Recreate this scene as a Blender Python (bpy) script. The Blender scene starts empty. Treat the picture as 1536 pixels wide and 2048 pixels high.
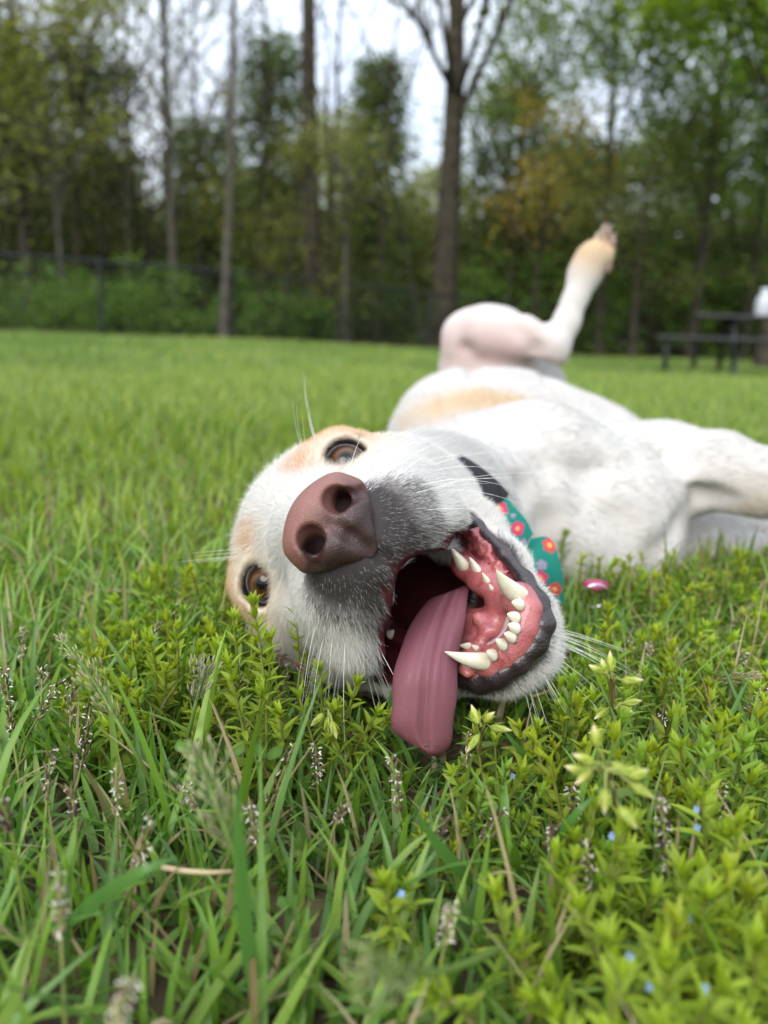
import bpy, math, random, os
import numpy as np
from mathutils import Vector, Matrix

rng = np.random.default_rng(7)
random.seed(7)
C = bpy.context.scene
COL = C.collection

# ------------------------------------------------------------------ camera
CAM_H, PITCH, ROLL = 0.185, math.radians(12.9), math.radians(2.0)
FWD = np.array([0.0, math.cos(PITCH), -math.sin(PITCH)])
UP0 = np.array([0.0, math.sin(PITCH), math.cos(PITCH)])
RT0 = np.array([1.0, 0.0, 0.0])
RT = math.cos(ROLL) * RT0 + math.sin(ROLL) * UP0
UP = math.cos(ROLL) * UP0 - math.sin(ROLL) * RT0
ORG = np.array([0.0, 0.0, CAM_H])
cam_data = bpy.data.cameras.new('camera')
cam = bpy.data.objects.new('camera', cam_data)
COL.objects.link(cam)
cam.matrix_world = Matrix(((RT[0], UP[0], -FWD[0], ORG[0]), (RT[1], UP[1], -FWD[1], ORG[1]),
                           (RT[2], UP[2], -FWD[2], ORG[2]), (0, 0, 0, 1)))
cam_data.sensor_fit = 'VERTICAL'
cam_data.sensor_height = 36.0
cam_data.lens = 27.0
cam_data.clip_start = 0.01
cam_data.clip_end = 600.0
cam_data.dof.use_dof = True
cam_data.dof.focus_distance = 0.300
cam_data.dof.aperture_fstop = 7.0
C.camera = cam

# ------------------------------------------------------------------ sky, sun, exposure
SUN_EL, SUN_AZ = math.radians(36), math.radians(200)
world = bpy.data.worlds.new('World')
C.world = world
world.use_nodes = True
wn, wl = world.node_tree.nodes, world.node_tree.links
wn.clear()
w_out = wn.new('ShaderNodeOutputWorld')
w_bg = wn.new('ShaderNodeBackground')
w_sky = wn.new('ShaderNodeTexSky')
w_sky.sky_type = 'NISHITA'
w_sky.sun_disc = False
w_sky.sun_elevation = SUN_EL
w_sky.sun_rotation = SUN_AZ
w_sky.dust_density = 2.0
w_mix = wn.new('ShaderNodeMix')
w_mix.data_type = 'RGBA'
w_tc = wn.new('ShaderNodeTexCoord')
w_no = wn.new('ShaderNodeTexNoise')
w_no.inputs['Scale'].default_value = 3.0
w_no.inputs['Detail'].default_value = 5.0
w_rmp = wn.new('ShaderNodeValToRGB')
w_rmp.color_ramp.elements[0].position = 0.3
w_rmp.color_ramp.elements[0].color = (7.2, 8.4, 10.2, 1)
w_rmp.color_ramp.elements[1].position = 0.7
w_rmp.color_ramp.elements[1].color = (9.6, 10.2, 11.2, 1)
wl.new(w_tc.outputs['Generated'], w_no.inputs['Vector'])
wl.new(w_no.outputs['Fac'], w_rmp.inputs['Fac'])
w_mix.inputs['Factor'].default_value = 0.88
wl.new(w_sky.outputs['Color'], w_mix.inputs['A'])
wl.new(w_rmp.outputs['Color'], w_mix.inputs['B'])
w_sep = wn.new('ShaderNodeSeparateXYZ')
wl.new(w_tc.outputs['Generated'], w_sep.inputs['Vector'])
w_el = wn.new('ShaderNodeMapRange')                   # overcast sky: the zenith about two and a half times as bright as the horizon
w_el.inputs['From Min'].default_value = 0.0; w_el.inputs['From Max'].default_value = 1.0
w_el.inputs['To Min'].default_value = 0.46; w_el.inputs['To Max'].default_value = 1.20
wl.new(w_sep.outputs['Z'], w_el.inputs['Value'])
w_mul = wn.new('ShaderNodeVectorMath'); w_mul.operation = 'SCALE'
wl.new(w_mix.outputs['Result'], w_mul.inputs[0]); wl.new(w_el.outputs['Result'], w_mul.inputs['Scale'])
wl.new(w_mul.outputs['Vector'], w_bg.inputs['Color'])
w_bg.inputs['Strength'].default_value = 0.10
wl.new(w_bg.outputs['Background'], w_out.inputs['Surface'])

sun_data = bpy.data.lights.new('sun', 'SUN')
sun_data.energy = 1.5
sun_data.angle = math.radians(40)
sun_data.color = (1.0, 0.96, 0.90)
sun = bpy.data.objects.new('sun', sun_data)
COL.objects.link(sun)
sdir = Vector((math.sin(SUN_AZ) * math.cos(SUN_EL), math.cos(SUN_AZ) * math.cos(SUN_EL), math.sin(SUN_EL)))
sun.rotation_euler = sdir.to_track_quat('Z', 'Y').to_euler()
sun.location = (0, 0, 30)

C.view_settings.view_transform = 'Standard'
C.view_settings.look = 'None'
C.view_settings.exposure = 1.25
C.view_settings.gamma = 1.0
C.view_settings.use_curve_mapping = False
C.cycles.use_denoising = True
C.cycles.max_bounces = 8
C.cycles.transparent_max_bounces = 8
C.cycles.diffuse_bounces = 4
C.cycles.sample_clamp_indirect = 6.0
try:
    C.cycles_curves.shape = 'RIBBONS'
except Exception:
    pass

# ------------------------------------------------------------------ helpers
def P(px, py, z):
    """point seen at photo pixel (1536x2048) at camera depth z"""
    return ORG + RT * ((px - 768) / 1536 * z) - UP * ((py - 1024) / 1536 * z) + FWD * z

HM = np.array([[0.5337, 0.8385, -0.1098], [-0.8386, 0.5079, -0.1969], [0.1093, -0.1971, -0.9743]])
HT = np.array([-0.0218, 0.0020, 0.2712])
CW = np.stack([RT, -UP, FWD], 1)                      # camera (right, down, depth) -> world
HW = CW @ HM                                          # head frame -> world
HO = ORG + CW @ HT

def H(l, d, f):
    """dog head frame, millimetres: l = dog's left, d = towards the chin, f = out of the nose"""
    return HO + HW @ (np.array([l, d, f]) * 0.001)

HWI = np.linalg.inv(HW)

def toH(p):
    return ((np.asarray(p) - HO) @ HWI.T) * 1000.0

def sstep(a, b, x):
    t = np.clip((x - a) / (b - a), 0, 1)
    return t * t * (3 - 2 * t)

def ground_z(x, y):
    """gentle fall of the lawn towards the picnic table, small bumps"""
    x = np.asarray(x, float); y = np.asarray(y, float)
    far = sstep(2.0, 8.0, y) * sstep(-3.0, 5.0, x) * -0.16
    bump = 0.006 * np.sin(x * 9.1 + 1.3) * np.sin(y * 7.7) + 0.02 * np.sin(x * 1.3 + .4) * np.sin(y * 0.9) * sstep(1.5, 4, y)
    return far + bump

def tag(o, label=None, cat=None, group=None, kind=None):
    if label: o['label'] = label
    if cat: o['category'] = cat
    if group: o['group'] = group
    if kind: o['kind'] = kind
    return o

def empty(name, loc=(0, 0, 0)):
    o = bpy.data.objects.new(name, None)
    o.empty_display_size = 0.05
    COL.objects.link(o)
    o.location = Vector([float(v) for v in loc])
    return o

def make_mesh(name, V, F, mat=None, smooth=True, cols=None, extra=None):
    """V (n,3); F: (m,k) array or list of arrays with equal k each"""
    me = bpy.data.meshes.new(name)
    V = np.asarray(V, np.float32)
    Fs = F if isinstance(F, list) and len(F) and np.ndim(F[0]) == 2 else [F]
    Fs = [np.asarray(f, np.int32) for f in Fs if len(f)]
    nl = sum(f.size for f in Fs); nf = sum(len(f) for f in Fs)
    me.vertices.add(len(V)); me.vertices.foreach_set('co', V.ravel())
    me.loops.add(nl); me.polygons.add(nf)
    me.loops.foreach_set('vertex_index', np.concatenate([f.ravel() for f in Fs]))
    tot = np.concatenate([np.full(len(f), f.shape[1], np.int32) for f in Fs])
    st = np.concatenate([[0], np.cumsum(tot)[:-1]]).astype(np.int32)
    me.polygons.foreach_set('loop_start', st)
    if smooth:
        me.polygons.foreach_set('use_smooth', np.ones(nf, bool))
    if cols is not None:
        a = me.color_attributes.new('col', 'FLOAT_COLOR', 'POINT')
        c4 = np.ones((len(V), 4), np.float32); c4[:, :3] = cols
        a.data.foreach_set('color', c4.ravel())
    if extra:
        for k, v in extra.items():
            a = me.attributes.new(k, 'FLOAT', 'POINT'); a.data.foreach_set('value', np.asarray(v, np.float32))
    me.update(calc_edges=True)
    me.validate()
    if mat is not None:
        for m in (mat if isinstance(mat, (list, tuple)) else [mat]): me.materials.append(m)
    return me

def link(name, me, parent=None, loc=None):
    o = bpy.data.objects.new(name, me)
    COL.objects.link(o)
    if parent is not None:
        o.parent = parent
        o.matrix_parent_inverse = Matrix.Translation(-parent.location)
    if loc is not None: o.location = loc
    return o

def mat_new(name):
    m = bpy.data.materials.new(name); m.use_nodes = True
    nt = m.node_tree
    return m, nt, nt.nodes['Principled BSDF'], nt.nodes, nt.links

def simple_mat(name, col, rough=0.6, spec=0.4, noise=None, bump=0.0, bscale=200.0, sss=0.0, sssr=(1, .3, .2), coat=0.0, trans=0.0):
    m, nt, b, n, l = mat_new(name)
    b.inputs['Roughness'].default_value = rough
    b.inputs['Specular IOR Level'].default_value = spec
    b.inputs['Base Color'].default_value = (*col, 1)
    if sss:
        b.inputs['Subsurface Weight'].default_value = sss
        b.inputs['Subsurface Radius'].default_value = sssr
        b.inputs['Subsurface Scale'].default_value = 0.004
    if coat:
        b.inputs['Coat Weight'].default_value = coat; b.inputs['Coat Roughness'].default_value = 0.12
    tc = n.new('ShaderNodeTexCoord')
    if noise:
        col2, sc = noise
        nz = n.new('ShaderNodeTexNoise'); nz.inputs['Scale'].default_value = sc; nz.inputs['Detail'].default_value = 4
        l.new(tc.outputs['Object'], nz.inputs['Vector'])
        r = n.new('ShaderNodeValToRGB')
        r.color_ramp.elements[0].position = 0.35; r.color_ramp.elements[0].color = (*col, 1)
        r.color_ramp.elements[1].position = 0.65; r.color_ramp.elements[1].color = (*col2, 1)
        l.new(nz.outputs['Fac'], r.inputs['Fac']); l.new(r.outputs['Color'], b.inputs['Base Color'])
    if bump:
        nz2 = n.new('ShaderNodeTexNoise'); nz2.inputs['Scale'].default_value = bscale; nz2.inputs['Detail'].default_value = 3
        l.new(tc.outputs['Object'], nz2.inputs['Vector'])
        bp = n.new('ShaderNodeBump'); bp.inputs['Strength'].default_value = bump; bp.inputs['Distance'].default_value = 0.002
        l.new(nz2.outputs['Fac'], bp.inputs['Height']); l.new(bp.outputs['Normal'], b.inputs['Normal'])
    return m

def attr_mat(name, rough=0.6, spec=0.3, bump=0.0, bscale=300.0, sss=0.0, rough_attr=False, coat=0.0, attr='col', sssr=(1, .35, .25), dist=0.001):
    m, nt, b, n, l = mat_new(name)
    a = n.new('ShaderNodeAttribute'); a.attribute_name = attr
    l.new(a.outputs['Color'], b.inputs['Base Color'])
    b.inputs['Roughness'].default_value = rough
    b.inputs['Specular IOR Level'].default_value = spec
    if rough_attr:
        ra = n.new('ShaderNodeAttribute'); ra.attribute_name = 'rough'
        l.new(ra.outputs['Fac'], b.inputs['Roughness'])
    if sss:
        b.inputs['Subsurface Weight'].default_value = sss
        b.inputs['Subsurface Radius'].default_value = sssr
        b.inputs['Subsurface Scale'].default_value = 0.004
    if coat:
        b.inputs['Coat Weight'].default_value = coat; b.inputs['Coat Roughness'].default_value = 0.1
    if bump:
        tc = n.new('ShaderNodeTexCoord')
        nz = n.new('ShaderNodeTexNoise'); nz.inputs['Scale'].default_value = bscale; nz.inputs['Detail'].default_value = 3
        l.new(tc.outputs['Object'], nz.inputs['Vector'])
        bp = n.new('ShaderNodeBump'); bp.inputs['Strength'].default_value = bump; bp.inputs['Distance'].default_value = dist
        l.new(nz.outputs['Fac'], bp.inputs['Height']); l.new(bp.outputs['Normal'], b.inputs['Normal'])
    return m

def tube(V, F, pts, rad, seg):
    pts = np.asarray(pts); n = len(pts); b0 = len(V)
    tg = np.gradient(pts, axis=0); tg = tg / (np.linalg.norm(tg, axis=1)[:, None] + 1e-9)
    ref = np.array([.31, .95, .05])
    for i in range(n):
        x = np.cross(tg[i], ref); x /= np.linalg.norm(x) + 1e-9; y = np.cross(tg[i], x)
        for j in range(seg):
            a = 2 * math.pi * j / seg
            V.append(pts[i] + (x * math.cos(a) + y * math.sin(a)) * rad[i])
    for i in range(n - 1):
        for j in range(seg):
            k = (j + 1) % seg
            F.append((b0 + i * seg + j, b0 + i * seg + k, b0 + (i + 1) * seg + k, b0 + (i + 1) * seg + j))

# ---- signed distance modelling on a rectilinear grid, meshed with surface nets
class Field:
    def __init__(self, ax):
        self.ax = [np.asarray(a, np.float32) for a in ax]
        self.v = np.full([len(a) for a in self.ax], 0.08, np.float32)

    def _box(self, lo, hi):
        s = []
        for a, l0, h0 in zip(self.ax, lo, hi):
            i = int(np.searchsorted(a, l0)); j = int(np.searchsorted(a, h0))
            s.append(slice(max(i - 1, 0), min(j + 1, len(a))))
        return tuple(s)

    def _grid(self, s):
        return (self.ax[0][s[0]][:, None, None], self.ax[1][s[1]][None, :, None], self.ax[2][s[2]][None, None, :])

    def _apply(self, s, d, k, op):
        a = self.v[s]
        if op == 'add':
            h = np.maximum(k - np.abs(a - d), 0) / k
            self.v[s] = np.minimum(a, d) - h * h * k * 0.25
        else:
            d = -d
            h = np.maximum(k - np.abs(a - d), 0) / k
            self.v[s] = np.maximum(a, d) + h * h * k * 0.25

    def rc(self, a, ra, b, rb, k=0.01, op='add'):
        a = np.asarray(a, np.float32); b = np.asarray(b, np.float32)
        m = max(ra, rb) + k + 0.012
        s = self._box(np.minimum(a, b) - m, np.maximum(a, b) + m)
        X, Y, Z = self._grid(s)
        ba = b - a; L2 = max(float(ba @ ba), 1e-9)
        t = np.clip(((X - a[0]) * ba[0] + (Y - a[1]) * ba[1] + (Z - a[2]) * ba[2]) / L2, 0, 1)
        d = np.sqrt((X - a[0] - ba[0] * t) ** 2 + (Y - a[1] - ba[1] * t) ** 2 + (Z - a[2] - ba[2] * t) ** 2) - (ra + (rb - ra) * t)
        self._apply(s, d, k, op)

    def chain(self, pts, k=0.01, op='add'):
        for (a, ra), (b, rb) in zip(pts[:-1], pts[1:]): self.rc(a, ra, b, rb, k, op)

    def ell(self, c, r, axes=None, k=0.01, op='add'):
        c = np.asarray(c, np.float32); r = np.asarray(r, np.float32)
        A = np.eye(3) if axes is None else np.asarray(axes, float)   # columns = axes
        A = A.astype(np.float32)
        m = float(r.max()) + k + 0.012
        s = self._box(c - m, c + m)
        X, Y, Z = self._grid(s)
        X = X - c[0]; Y = Y - c[1]; Z = Z - c[2]
        q = [(X * A[0, i] + Y * A[1, i] + Z * A[2, i]) / r[i] for i in range(3)]
        k0 = np.sqrt(q[0] ** 2 + q[1] ** 2 + q[2] ** 2)
        k1 = np.sqrt((q[0] / r[0]) ** 2 + (q[1] / r[1]) ** 2 + (q[2] / r[2]) ** 2) + 1e-9
        d = k0 * (k0 - 1) / k1
        self._apply(s, d, k, op)

    def sample(self, p):
        p = np.asarray(p, np.float32)
        idx, fr = [], []
        for i in range(3):
            a = self.ax[i]
            j = np.clip(np.searchsorted(a, p[:, i]) - 1, 0, len(a) - 2)
            idx.append(j); fr.append(np.clip((p[:, i] - a[j]) / (a[j + 1] - a[j]), 0, 1))
        out = 0
        for dx in (0, 1):
            for dy in (0, 1):
                for dz in (0, 1):
                    w = (fr[0] if dx else 1 - fr[0]) * (fr[1] if dy else 1 - fr[1]) * (fr[2] if dz else 1 - fr[2])
                    out = out + w * self.v[idx[0] + dx, idx[1] + dy, idx[2] + dz]
        inside = np.ones(len(p), bool)
        for i in range(3): inside &= (p[:, i] > self.ax[i][0]) & (p[:, i] < self.ax[i][-1])
        return np.where(inside, out, 0.08)

    def mesh(self):
        v = self.v; neg = v < 0
        c = np.zeros(np.array(v.shape) - 1, np.int8)
        for dx in (0, 1):
            for dy in (0, 1):
                for dz in (0, 1):
                    c += neg[dx:v.shape[0] - 1 + dx, dy:v.shape[1] - 1 + dy, dz:v.shape[2] - 1 + dz]
        act = (c > 0) & (c < 8)
        I = np.argwhere(act)
        ids = np.full(c.shape, -1, np.int32); ids[act] = np.arange(len(I))
        acc = np.zeros((len(I), 3)); cnt = np.zeros(len(I))
        corner = lambda o: v[I[:, 0] + o[0], I[:, 1] + o[1], I[:, 2] + o[2]]
        pos = lambda o: np.stack([self.ax[i][I[:, i] + o[i]] for i in range(3)], 1)
        for axis in range(3):
            o1, o2 = [i for i in range(3) if i != axis]
            for u in (0, 1):
                for w in (0, 1):
                    A = [0, 0, 0]; A[o1] = u; A[o2] = w; B = list(A); B[axis] = 1
                    va, vb = corner(A), corner(B)
                    m = (va < 0) != (vb < 0)
                    t = np.where(m, va / np.where(m, va - vb, 1), 0)
                    pa, pb = pos(A), pos(B)
                    acc[m] += (pa + (pb - pa) * t[:, None])[m]; cnt[m] += 1
        V = acc / np.maximum(cnt, 1)[:, None]
        Fs = []
        for axis in range(3):
            sl0 = [slice(1, -1)] * 3; sl1 = [slice(1, -1)] * 3
            sl0[axis] = slice(0, -1); sl1[axis] = slice(1, None)
            n0 = neg[tuple(sl0)]; n1 = neg[tuple(sl1)]
            off = [1, 1, 1]; off[axis] = 0
            E = np.argwhere(n0 != n1)
            if not len(E): continue
            flip = n0[tuple(E.T)]
            E = E + off
            b, cc = (axis + 1) % 3, (axis + 2) % 3
            def cid(db, dc):
                J = E.copy(); J[:, b] -= db; J[:, cc] -= dc
                return ids[J[:, 0], J[:, 1], J[:, 2]]
            q = np.stack([cid(1, 1), cid(0, 1), cid(0, 0), cid(1, 0)], 1)
            q[~flip] = q[~flip][:, ::-1]
            Fs.append(q)
        F = np.concatenate(Fs)
        F = F[(F >= 0).all(1)]
        return V, F

def axis_var(lo, hi, flo, fhi, fine, coarse):
    a = np.arange(flo, fhi, fine)
    left = []; x = flo; s = fine
    while x > lo:
        s = min(s * 1.12, coarse); x -= s; left.append(x)
    right = []; x = a[-1]; s = fine
    while x < hi:
        s = min(s * 1.12, coarse); x += s; right.append(x)
    return np.array(left[::-1] + list(a) + right)
# ------------------------------------------------------------------ the dog
# body and head: one continuous surface
hp = np.array([H(l, d, f) for l in (-62, 62) for d in (-75, 102) for f in (4, -165)])
hlo, hhi = hp.min(0), hp.max(0)
hlo = np.maximum(hlo, [-0.125, 0.26, -0.01]); hhi = np.minimum(hhi, [0.10, 0.46, 0.26])
field = Field([axis_var(-0.15, 0.66, hlo[0], hhi[0], 0.0015, 0.007),
               axis_var(0.22, 1.42, hlo[1], hhi[1], 0.0015, 0.009),
               axis_var(-0.02, 0.42, hlo[2], hhi[2], 0.0015, 0.007)])
HA = HW                                                        # columns l, d, f
def hs(l, d, f, r): return (H(l, d, f), r * 0.001)
def bp(px, py, z, rpx): return (P(px, py, z), rpx / 1536 * z)
B = 0.001
# trunk
field.chain([bp(760, 1075, .425, 125), bp(865, 1030, .50, 122), bp(960, 985, .60, 112)], .06)
field.chain([bp(935, 962, .66, 108), bp(1100, 975, .68, 118), bp(1250, 968, .67, 106)], .06)
field.chain([bp(1130, 1050, .62, 105), bp(1235, 1085, .61, 88)], .07)
field.chain([bp(1010, 1030, .62, 112), bp(1180, 1090, .62, 75)], .08)
field.chain([bp(925, 885, .84, 127), bp(1050, 888, .88, 124), bp(1180, 930, .88, 108), bp(1270, 965, .84, 95)], .04)
field.chain([bp(925, 890, .84, 120), bp(965, 850, 1.08, 82)], .06)
# left hind leg, raised
field.chain([bp(1015, 800, 1.10, 102), bp(985, 715, 1.06, 84), bp(990, 680, 1.04, 64)], .03)
field.chain([bp(915, 740, 1.05, 34), bp(928, 670, 1.03, 36), bp(965, 648, 1.01, 34)], .025)
field.chain([bp(1040, 790, 1.06, 70), bp(1090, 770, 1.06, 40)], .03)
field.chain([bp(975, 665, 1.0, 48), bp(1045, 672, .99, 40), bp(1105, 690, .985, 30)], .012)
field.chain([bp(1105, 692, .985, 30), bp(1116, 712, .985, 19)], .008)
field.chain([bp(1110, 692, .985, 30), bp(1132, 645, .985, 26), bp(1150, 595, .985, 24), bp(1168, 550, .985, 31), bp(1184, 518, .98, 34)], .012)
TOES = [(-15, 10, -.002), (-5, -4, .012), (8, 0, .018), (17, 16, .006)]
for dx, dy, dz in TOES:
    field.chain([bp(1182, 528, .975 + dz, 18), bp(1196 + dx, 500 + dy, .972 + dz, 15), bp(1207 + dx * .8, 474 + dy, .972 + dz, 11.5)], .004)
# right hind leg and tail, behind the belly
field.chain([bp(1010, 850, 1.12, 85), bp(1130, 865, 1.16, 60), bp(1190, 885, 1.12, 32), bp(1225, 895, 1.06, 26), bp(1245, 900, 1.02, 24)], .02)
field.chain([bp(955, 870, 1.14, 40), bp(940, 872, 1.24, 30), bp(960, 868, 1.34, 16)], .02)
# front legs
field.chain([bp(1270, 972, .67, 96), bp(1375, 945, .64, 55), bp(1445, 942, .61, 50), bp(1540, 966, .59, 50), bp(1700, 990, .57, 46), bp(1840, 985, .56, 46), bp(1900, 960, .55, 50)], .03)
field.chain([bp(1300, 1040, .70, 70), bp(1450, 1052, .70, 44), bp(1590, 1045, .70, 40), bp(1610, 1090, .66, 38), bp(1450, 1122, .66, 44), bp(1385, 1128, .66, 36)], .015)
# skull
field.ell(H(0, -15, -130), (.048, .049, .056), HA, .02)
for s in (1, -1):
    field.chain([hs(24 * s, -39, -96, 11), hs(36 * s, -36, -104, 12), hs(42 * s, -22, -114, 15)], .016)          # brow, temple
    if s > 0: field.chain([hs(33, -6, -86, 16), hs(43, -2, -116, 20), hs(43, 12, -140, 25)], .016)   # cheek
    else: field.chain([hs(-31, -9, -88, 14), hs(-39, -11, -116, 16), hs(-35, 2, -140, 21)], .014)
field.chain([hs(0, 0, -27, 14), hs(0, -7, -55, 19), hs(0, -14, -80, 24), hs(0, -27, -104, 36)], .014)   # bridge, forehead
# muzzle
field.chain([hs(9, 9, -28, 14), hs(18, 11, -47, 18), hs(25, 10, -70, 21), hs(34, 4, -92, 20)], .012)
field.chain([hs(-9, 9, -28, 14), hs(-18, 11, -47, 18), hs(-26, 11, -70, 17), hs(-29, 4, -92, 15)], .010)
field.chain([hs(0, 12, -26, 13), hs(0, 14, -34, 14)], .01)
# upper lips hanging over the open mouth
field.chain([hs(4, 18, -25, 7.5), hs(14, 20, -37, 10), hs(25, 27, -56, 11.5), hs(30, 26, -72, 11)], .010)
field.chain([hs(-4, 18, -25, 7.5), hs(-16, 20, -37, 10), hs(-30, 26, -56, 12), hs(-36, 25, -78, 11), hs(-37, 22, -96, 9)], .010)
# lower jaw
field.chain([hs(42, 14, -124, 22), hs(37, 40, -100, 13), hs(28, 60, -82, 10), hs(15, 77, -71, 10)], .012)
field.chain([hs(-40, 14, -124, 20), hs(-32, 44, -100, 12), hs(-19, 64, -80, 10), hs(-9, 79, -71, 10)], .012)
field.chain([hs(14, 80, -71, 10.5), hs(3, 86, -70.5, 11.5), hs(-9, 81, -71, 10.5)], .012)
field.chain([hs(3, 78, -84, 13), hs(2, 62, -110, 24), hs(0, 40, -135, 34)], .02)
# mouth cavity
CARVE = [[hs(1, 41, -24, 12), hs(2, 45, -50, 17), hs(1, 38, -85, 20), hs(0, 32, -115, 17)],
         [hs(4, 55, -34, 14), hs(3, 60, -56, 12), hs(2, 58, -78, 11)],
         [hs(-14, 42, -42, 9), hs(-26, 42, -68, 9), hs(-32, 38, -88, 7)],
         [hs(18, 42, -46, 8), hs(28, 43, -66, 6), hs(34, 38, -82, 5)]]
for ch in CARVE: field.chain(ch, .005, 'sub')
def carve_dist(p):
    out = np.full(len(p), 1e3)
    for ch in CARVE:
        for (a, ra), (b_, rb) in zip(ch[:-1], ch[1:]):
            ba = b_ - a; t = np.clip(((p - a) @ ba) / (ba @ ba), 0, 1)
            out = np.minimum(out, np.linalg.norm(p - a - t[:, None] * ba, axis=1) - (ra + (rb - ra) * t))
    return out
field.chain([hs(0, 15, -9, 1.8), hs(0, 22, -15, 1.9), hs(0, 29, -21, 1.8)], .004, 'sub')
# right ear lying on the grass, left ear fallen back behind the skull
field.chain([bp(545, 1205, .43, 44), bp(550, 1258, .405, 30), bp(588, 1290, .395, 18), bp(615, 1300, .39, 12)], .014)
field.chain([hs(46, -36, -140, 14), hs(44, -56, -158, 9), hs(28, -72, -168, 6)], .014)
# eyes: sockets, lids
EYES = [(1, H(33, -30, -97)), (-1, H(-33, -31, -97))]
LOOK = []
for s, c in EYES:
    g = ORG - c; g = g / np.linalg.norm(g)
    out = HW @ np.array([s * 0.42, -0.10, 0.90]); out /= np.linalg.norm(out)
    LOOK.append((g, out))
    field.ell(c + out * .0006, (.0142,) * 3, None, .006)
    ax1 = HW @ np.array([s * 0.86, 0.20, -0.45]); ax1 -= out * (ax1 @ out); ax1 /= np.linalg.norm(ax1)
    ax2 = np.cross(out, ax1)
    field.ell(c, (.0116,) * 3, None, .001, 'sub')
    field.ell(c + out * .012, (.0124, .0095, .0095), np.stack([ax1, ax2, out], 1), .002, 'sub')
# creases and folds, pressed into the surface where it lies
def surf(px, py, z0=.3, z1=1.3):
    zs = np.arange(z0, z1, .002)
    v = field.sample(np.stack([P(px, py, z) for z in zs]))
    k = np.argmax(v < 0)
    return zs[k] if v[k] < 0 else z1
for line, r_, k_ in (([(1010, 930), (1060, 985), (1095, 1050), (1110, 1110)], 5, .022), ([(1405, 1005), (1360, 1045), (1330, 1100), (1310, 1150)], 7, .02), ([(1180, 1010), (1240, 1050), (1275, 1110)], 5, .03),
                     ([(1100, 930), (1180, 940), (1260, 930), (1330, 915)], 5, .03), ([(1040, 655), (1070, 700), (1100, 760)], 6, .015), ([(930, 700), (950, 745)], 4, .02), ([(1120, 820), (1190, 838), (1250, 858)], 5, .02), ([(1350, 960), (1400, 985), (1450, 998)], 5, .015)):
    zz = [surf(x, y) for x, y in line]
    field.chain([(P(x, y, z - .0015), r_ / 1536 * z) for (x, y), z in zip(line, zz)], k_, 'sub')
for (x, y, r_, d_, k_) in ((1442, 900, 34, .028, .02), (1230, 985, 70, .055, .05), (1150, 1090, 60, .05, .04), (1085, 890, 60, .045, .05), (1330, 900, 45, .035, .03)):
    z = surf(x, y); field.chain([(P(x, y, z + d_ * .82), r_ / 1536 * z)] * 2, k_)
DOGV, DOGF = field.mesh()
_q = toH(DOGV); _bw = sstep(140, 220, np.linalg.norm(_q - [0, 10, -60], axis=1))
print('dog verts', len(DOGV))
def vnormals(V, F):
    n = np.zeros_like(V)
    fn = np.cross(V[F[:, 2]] - V[F[:, 0]], V[F[:, 3]] - V[F[:, 1]])
    for i in range(4): np.add.at(n, F[:, i], fn)
    return n / (np.linalg.norm(n, axis=1)[:, None] + 1e-12)

def lerp(a, b, t):
    a = np.asarray(a, float); b = np.asarray(b, float)
    return a + (b - a) * np.asarray(t)[..., None]

def seg_dist(p, pts):
    """distance of points to a polyline"""
    best = np.full(len(p), 1e9)
    for a, b in zip(pts[:-1], pts[1:]):
        a = np.asarray(a); b = np.asarray(b); ba = b - a
        t = np.clip(((p - a) @ ba) / (ba @ ba + 1e-12), 0, 1)
        best = np.minimum(best, np.linalg.norm(p - a - t[:, None] * ba, axis=1))
    return best

def vnoise(p, s, seed=0):
    """cheap smooth pseudo noise in -1..1"""
    r = np.random.default_rng(seed); out = 0
    for i in range(5):
        k = r.normal(size=3); k /= np.linalg.norm(k); k *= s * (0.6 + 0.35 * i)
        out = out + np.sin(p @ k + r.uniform(0, 6.28) + 1.3 * np.sin(p @ np.roll(k, 1) * .7 + i))
    return out / 5 * 1.4

# --- colours of the coat and skin, with nostril shade painted in
UPPER_LIP = [H(36, 33, -84), H(31, 36, -70), H(24, 36, -55), H(14, 29, -36), H(3, 25, -23), H(-5, 25, -23), H(-17, 29, -36), H(-31, 36, -56), H(-41, 37, -78), H(-45, 33, -98)]
LOWER_LIP = [P(925, 1035, .345), P(985, 1085, .332), P(1045, 1150, .318), P(1082, 1205, .308), P(1098, 1255, .303), P(1078, 1305, .302), P(1035, 1345, .302), P(985, 1375, .306), P(930, 1368, .316)]
GUMLINE = [P(922, 1050, .35), P(960, 1090, .343), P(1000, 1150, .33), P(1030, 1195, .312), P(1052, 1235, .306), P(1034, 1285, .306), P(985, 1325, .309), P(930, 1310, .325), P(880, 1300, .345)]
CAV = [H(2, 50, -38), H(2, 47, -60), H(1, 38, -85), H(0, 32, -115)]
TAN_STREAK = [P(828, 850, .80), P(880, 822, .775), P(950, 804, .77), P(1040, 808, .78), P(1110, 826, .79)]
WHITE = np.array([.50, .487, .46]); CREAM = np.array([.52, .40, .25]); TAN = np.array([.42, .19, .06])

def coat_fields(p):
    q = toH(p)
    near_head = (q[:, 2] > -190) & (np.abs(q[:, 0]) < 75)
    dl = seg_dist(p, UPPER_LIP) * 1000
    dll = seg_dist(p, LOWER_LIP) * 1000
    dc = seg_dist(p, CAV) * 1000
    dn = np.linalg.norm((q - [0, 12, -14]) / [1.25, 1.0, 1.0], axis=1)
    e = np.stack([np.linalg.norm(p - c, axis=1) * 1000 for _, c in EYES], 1)
    return q, near_head, dl, dll, dc, dn, e

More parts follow.
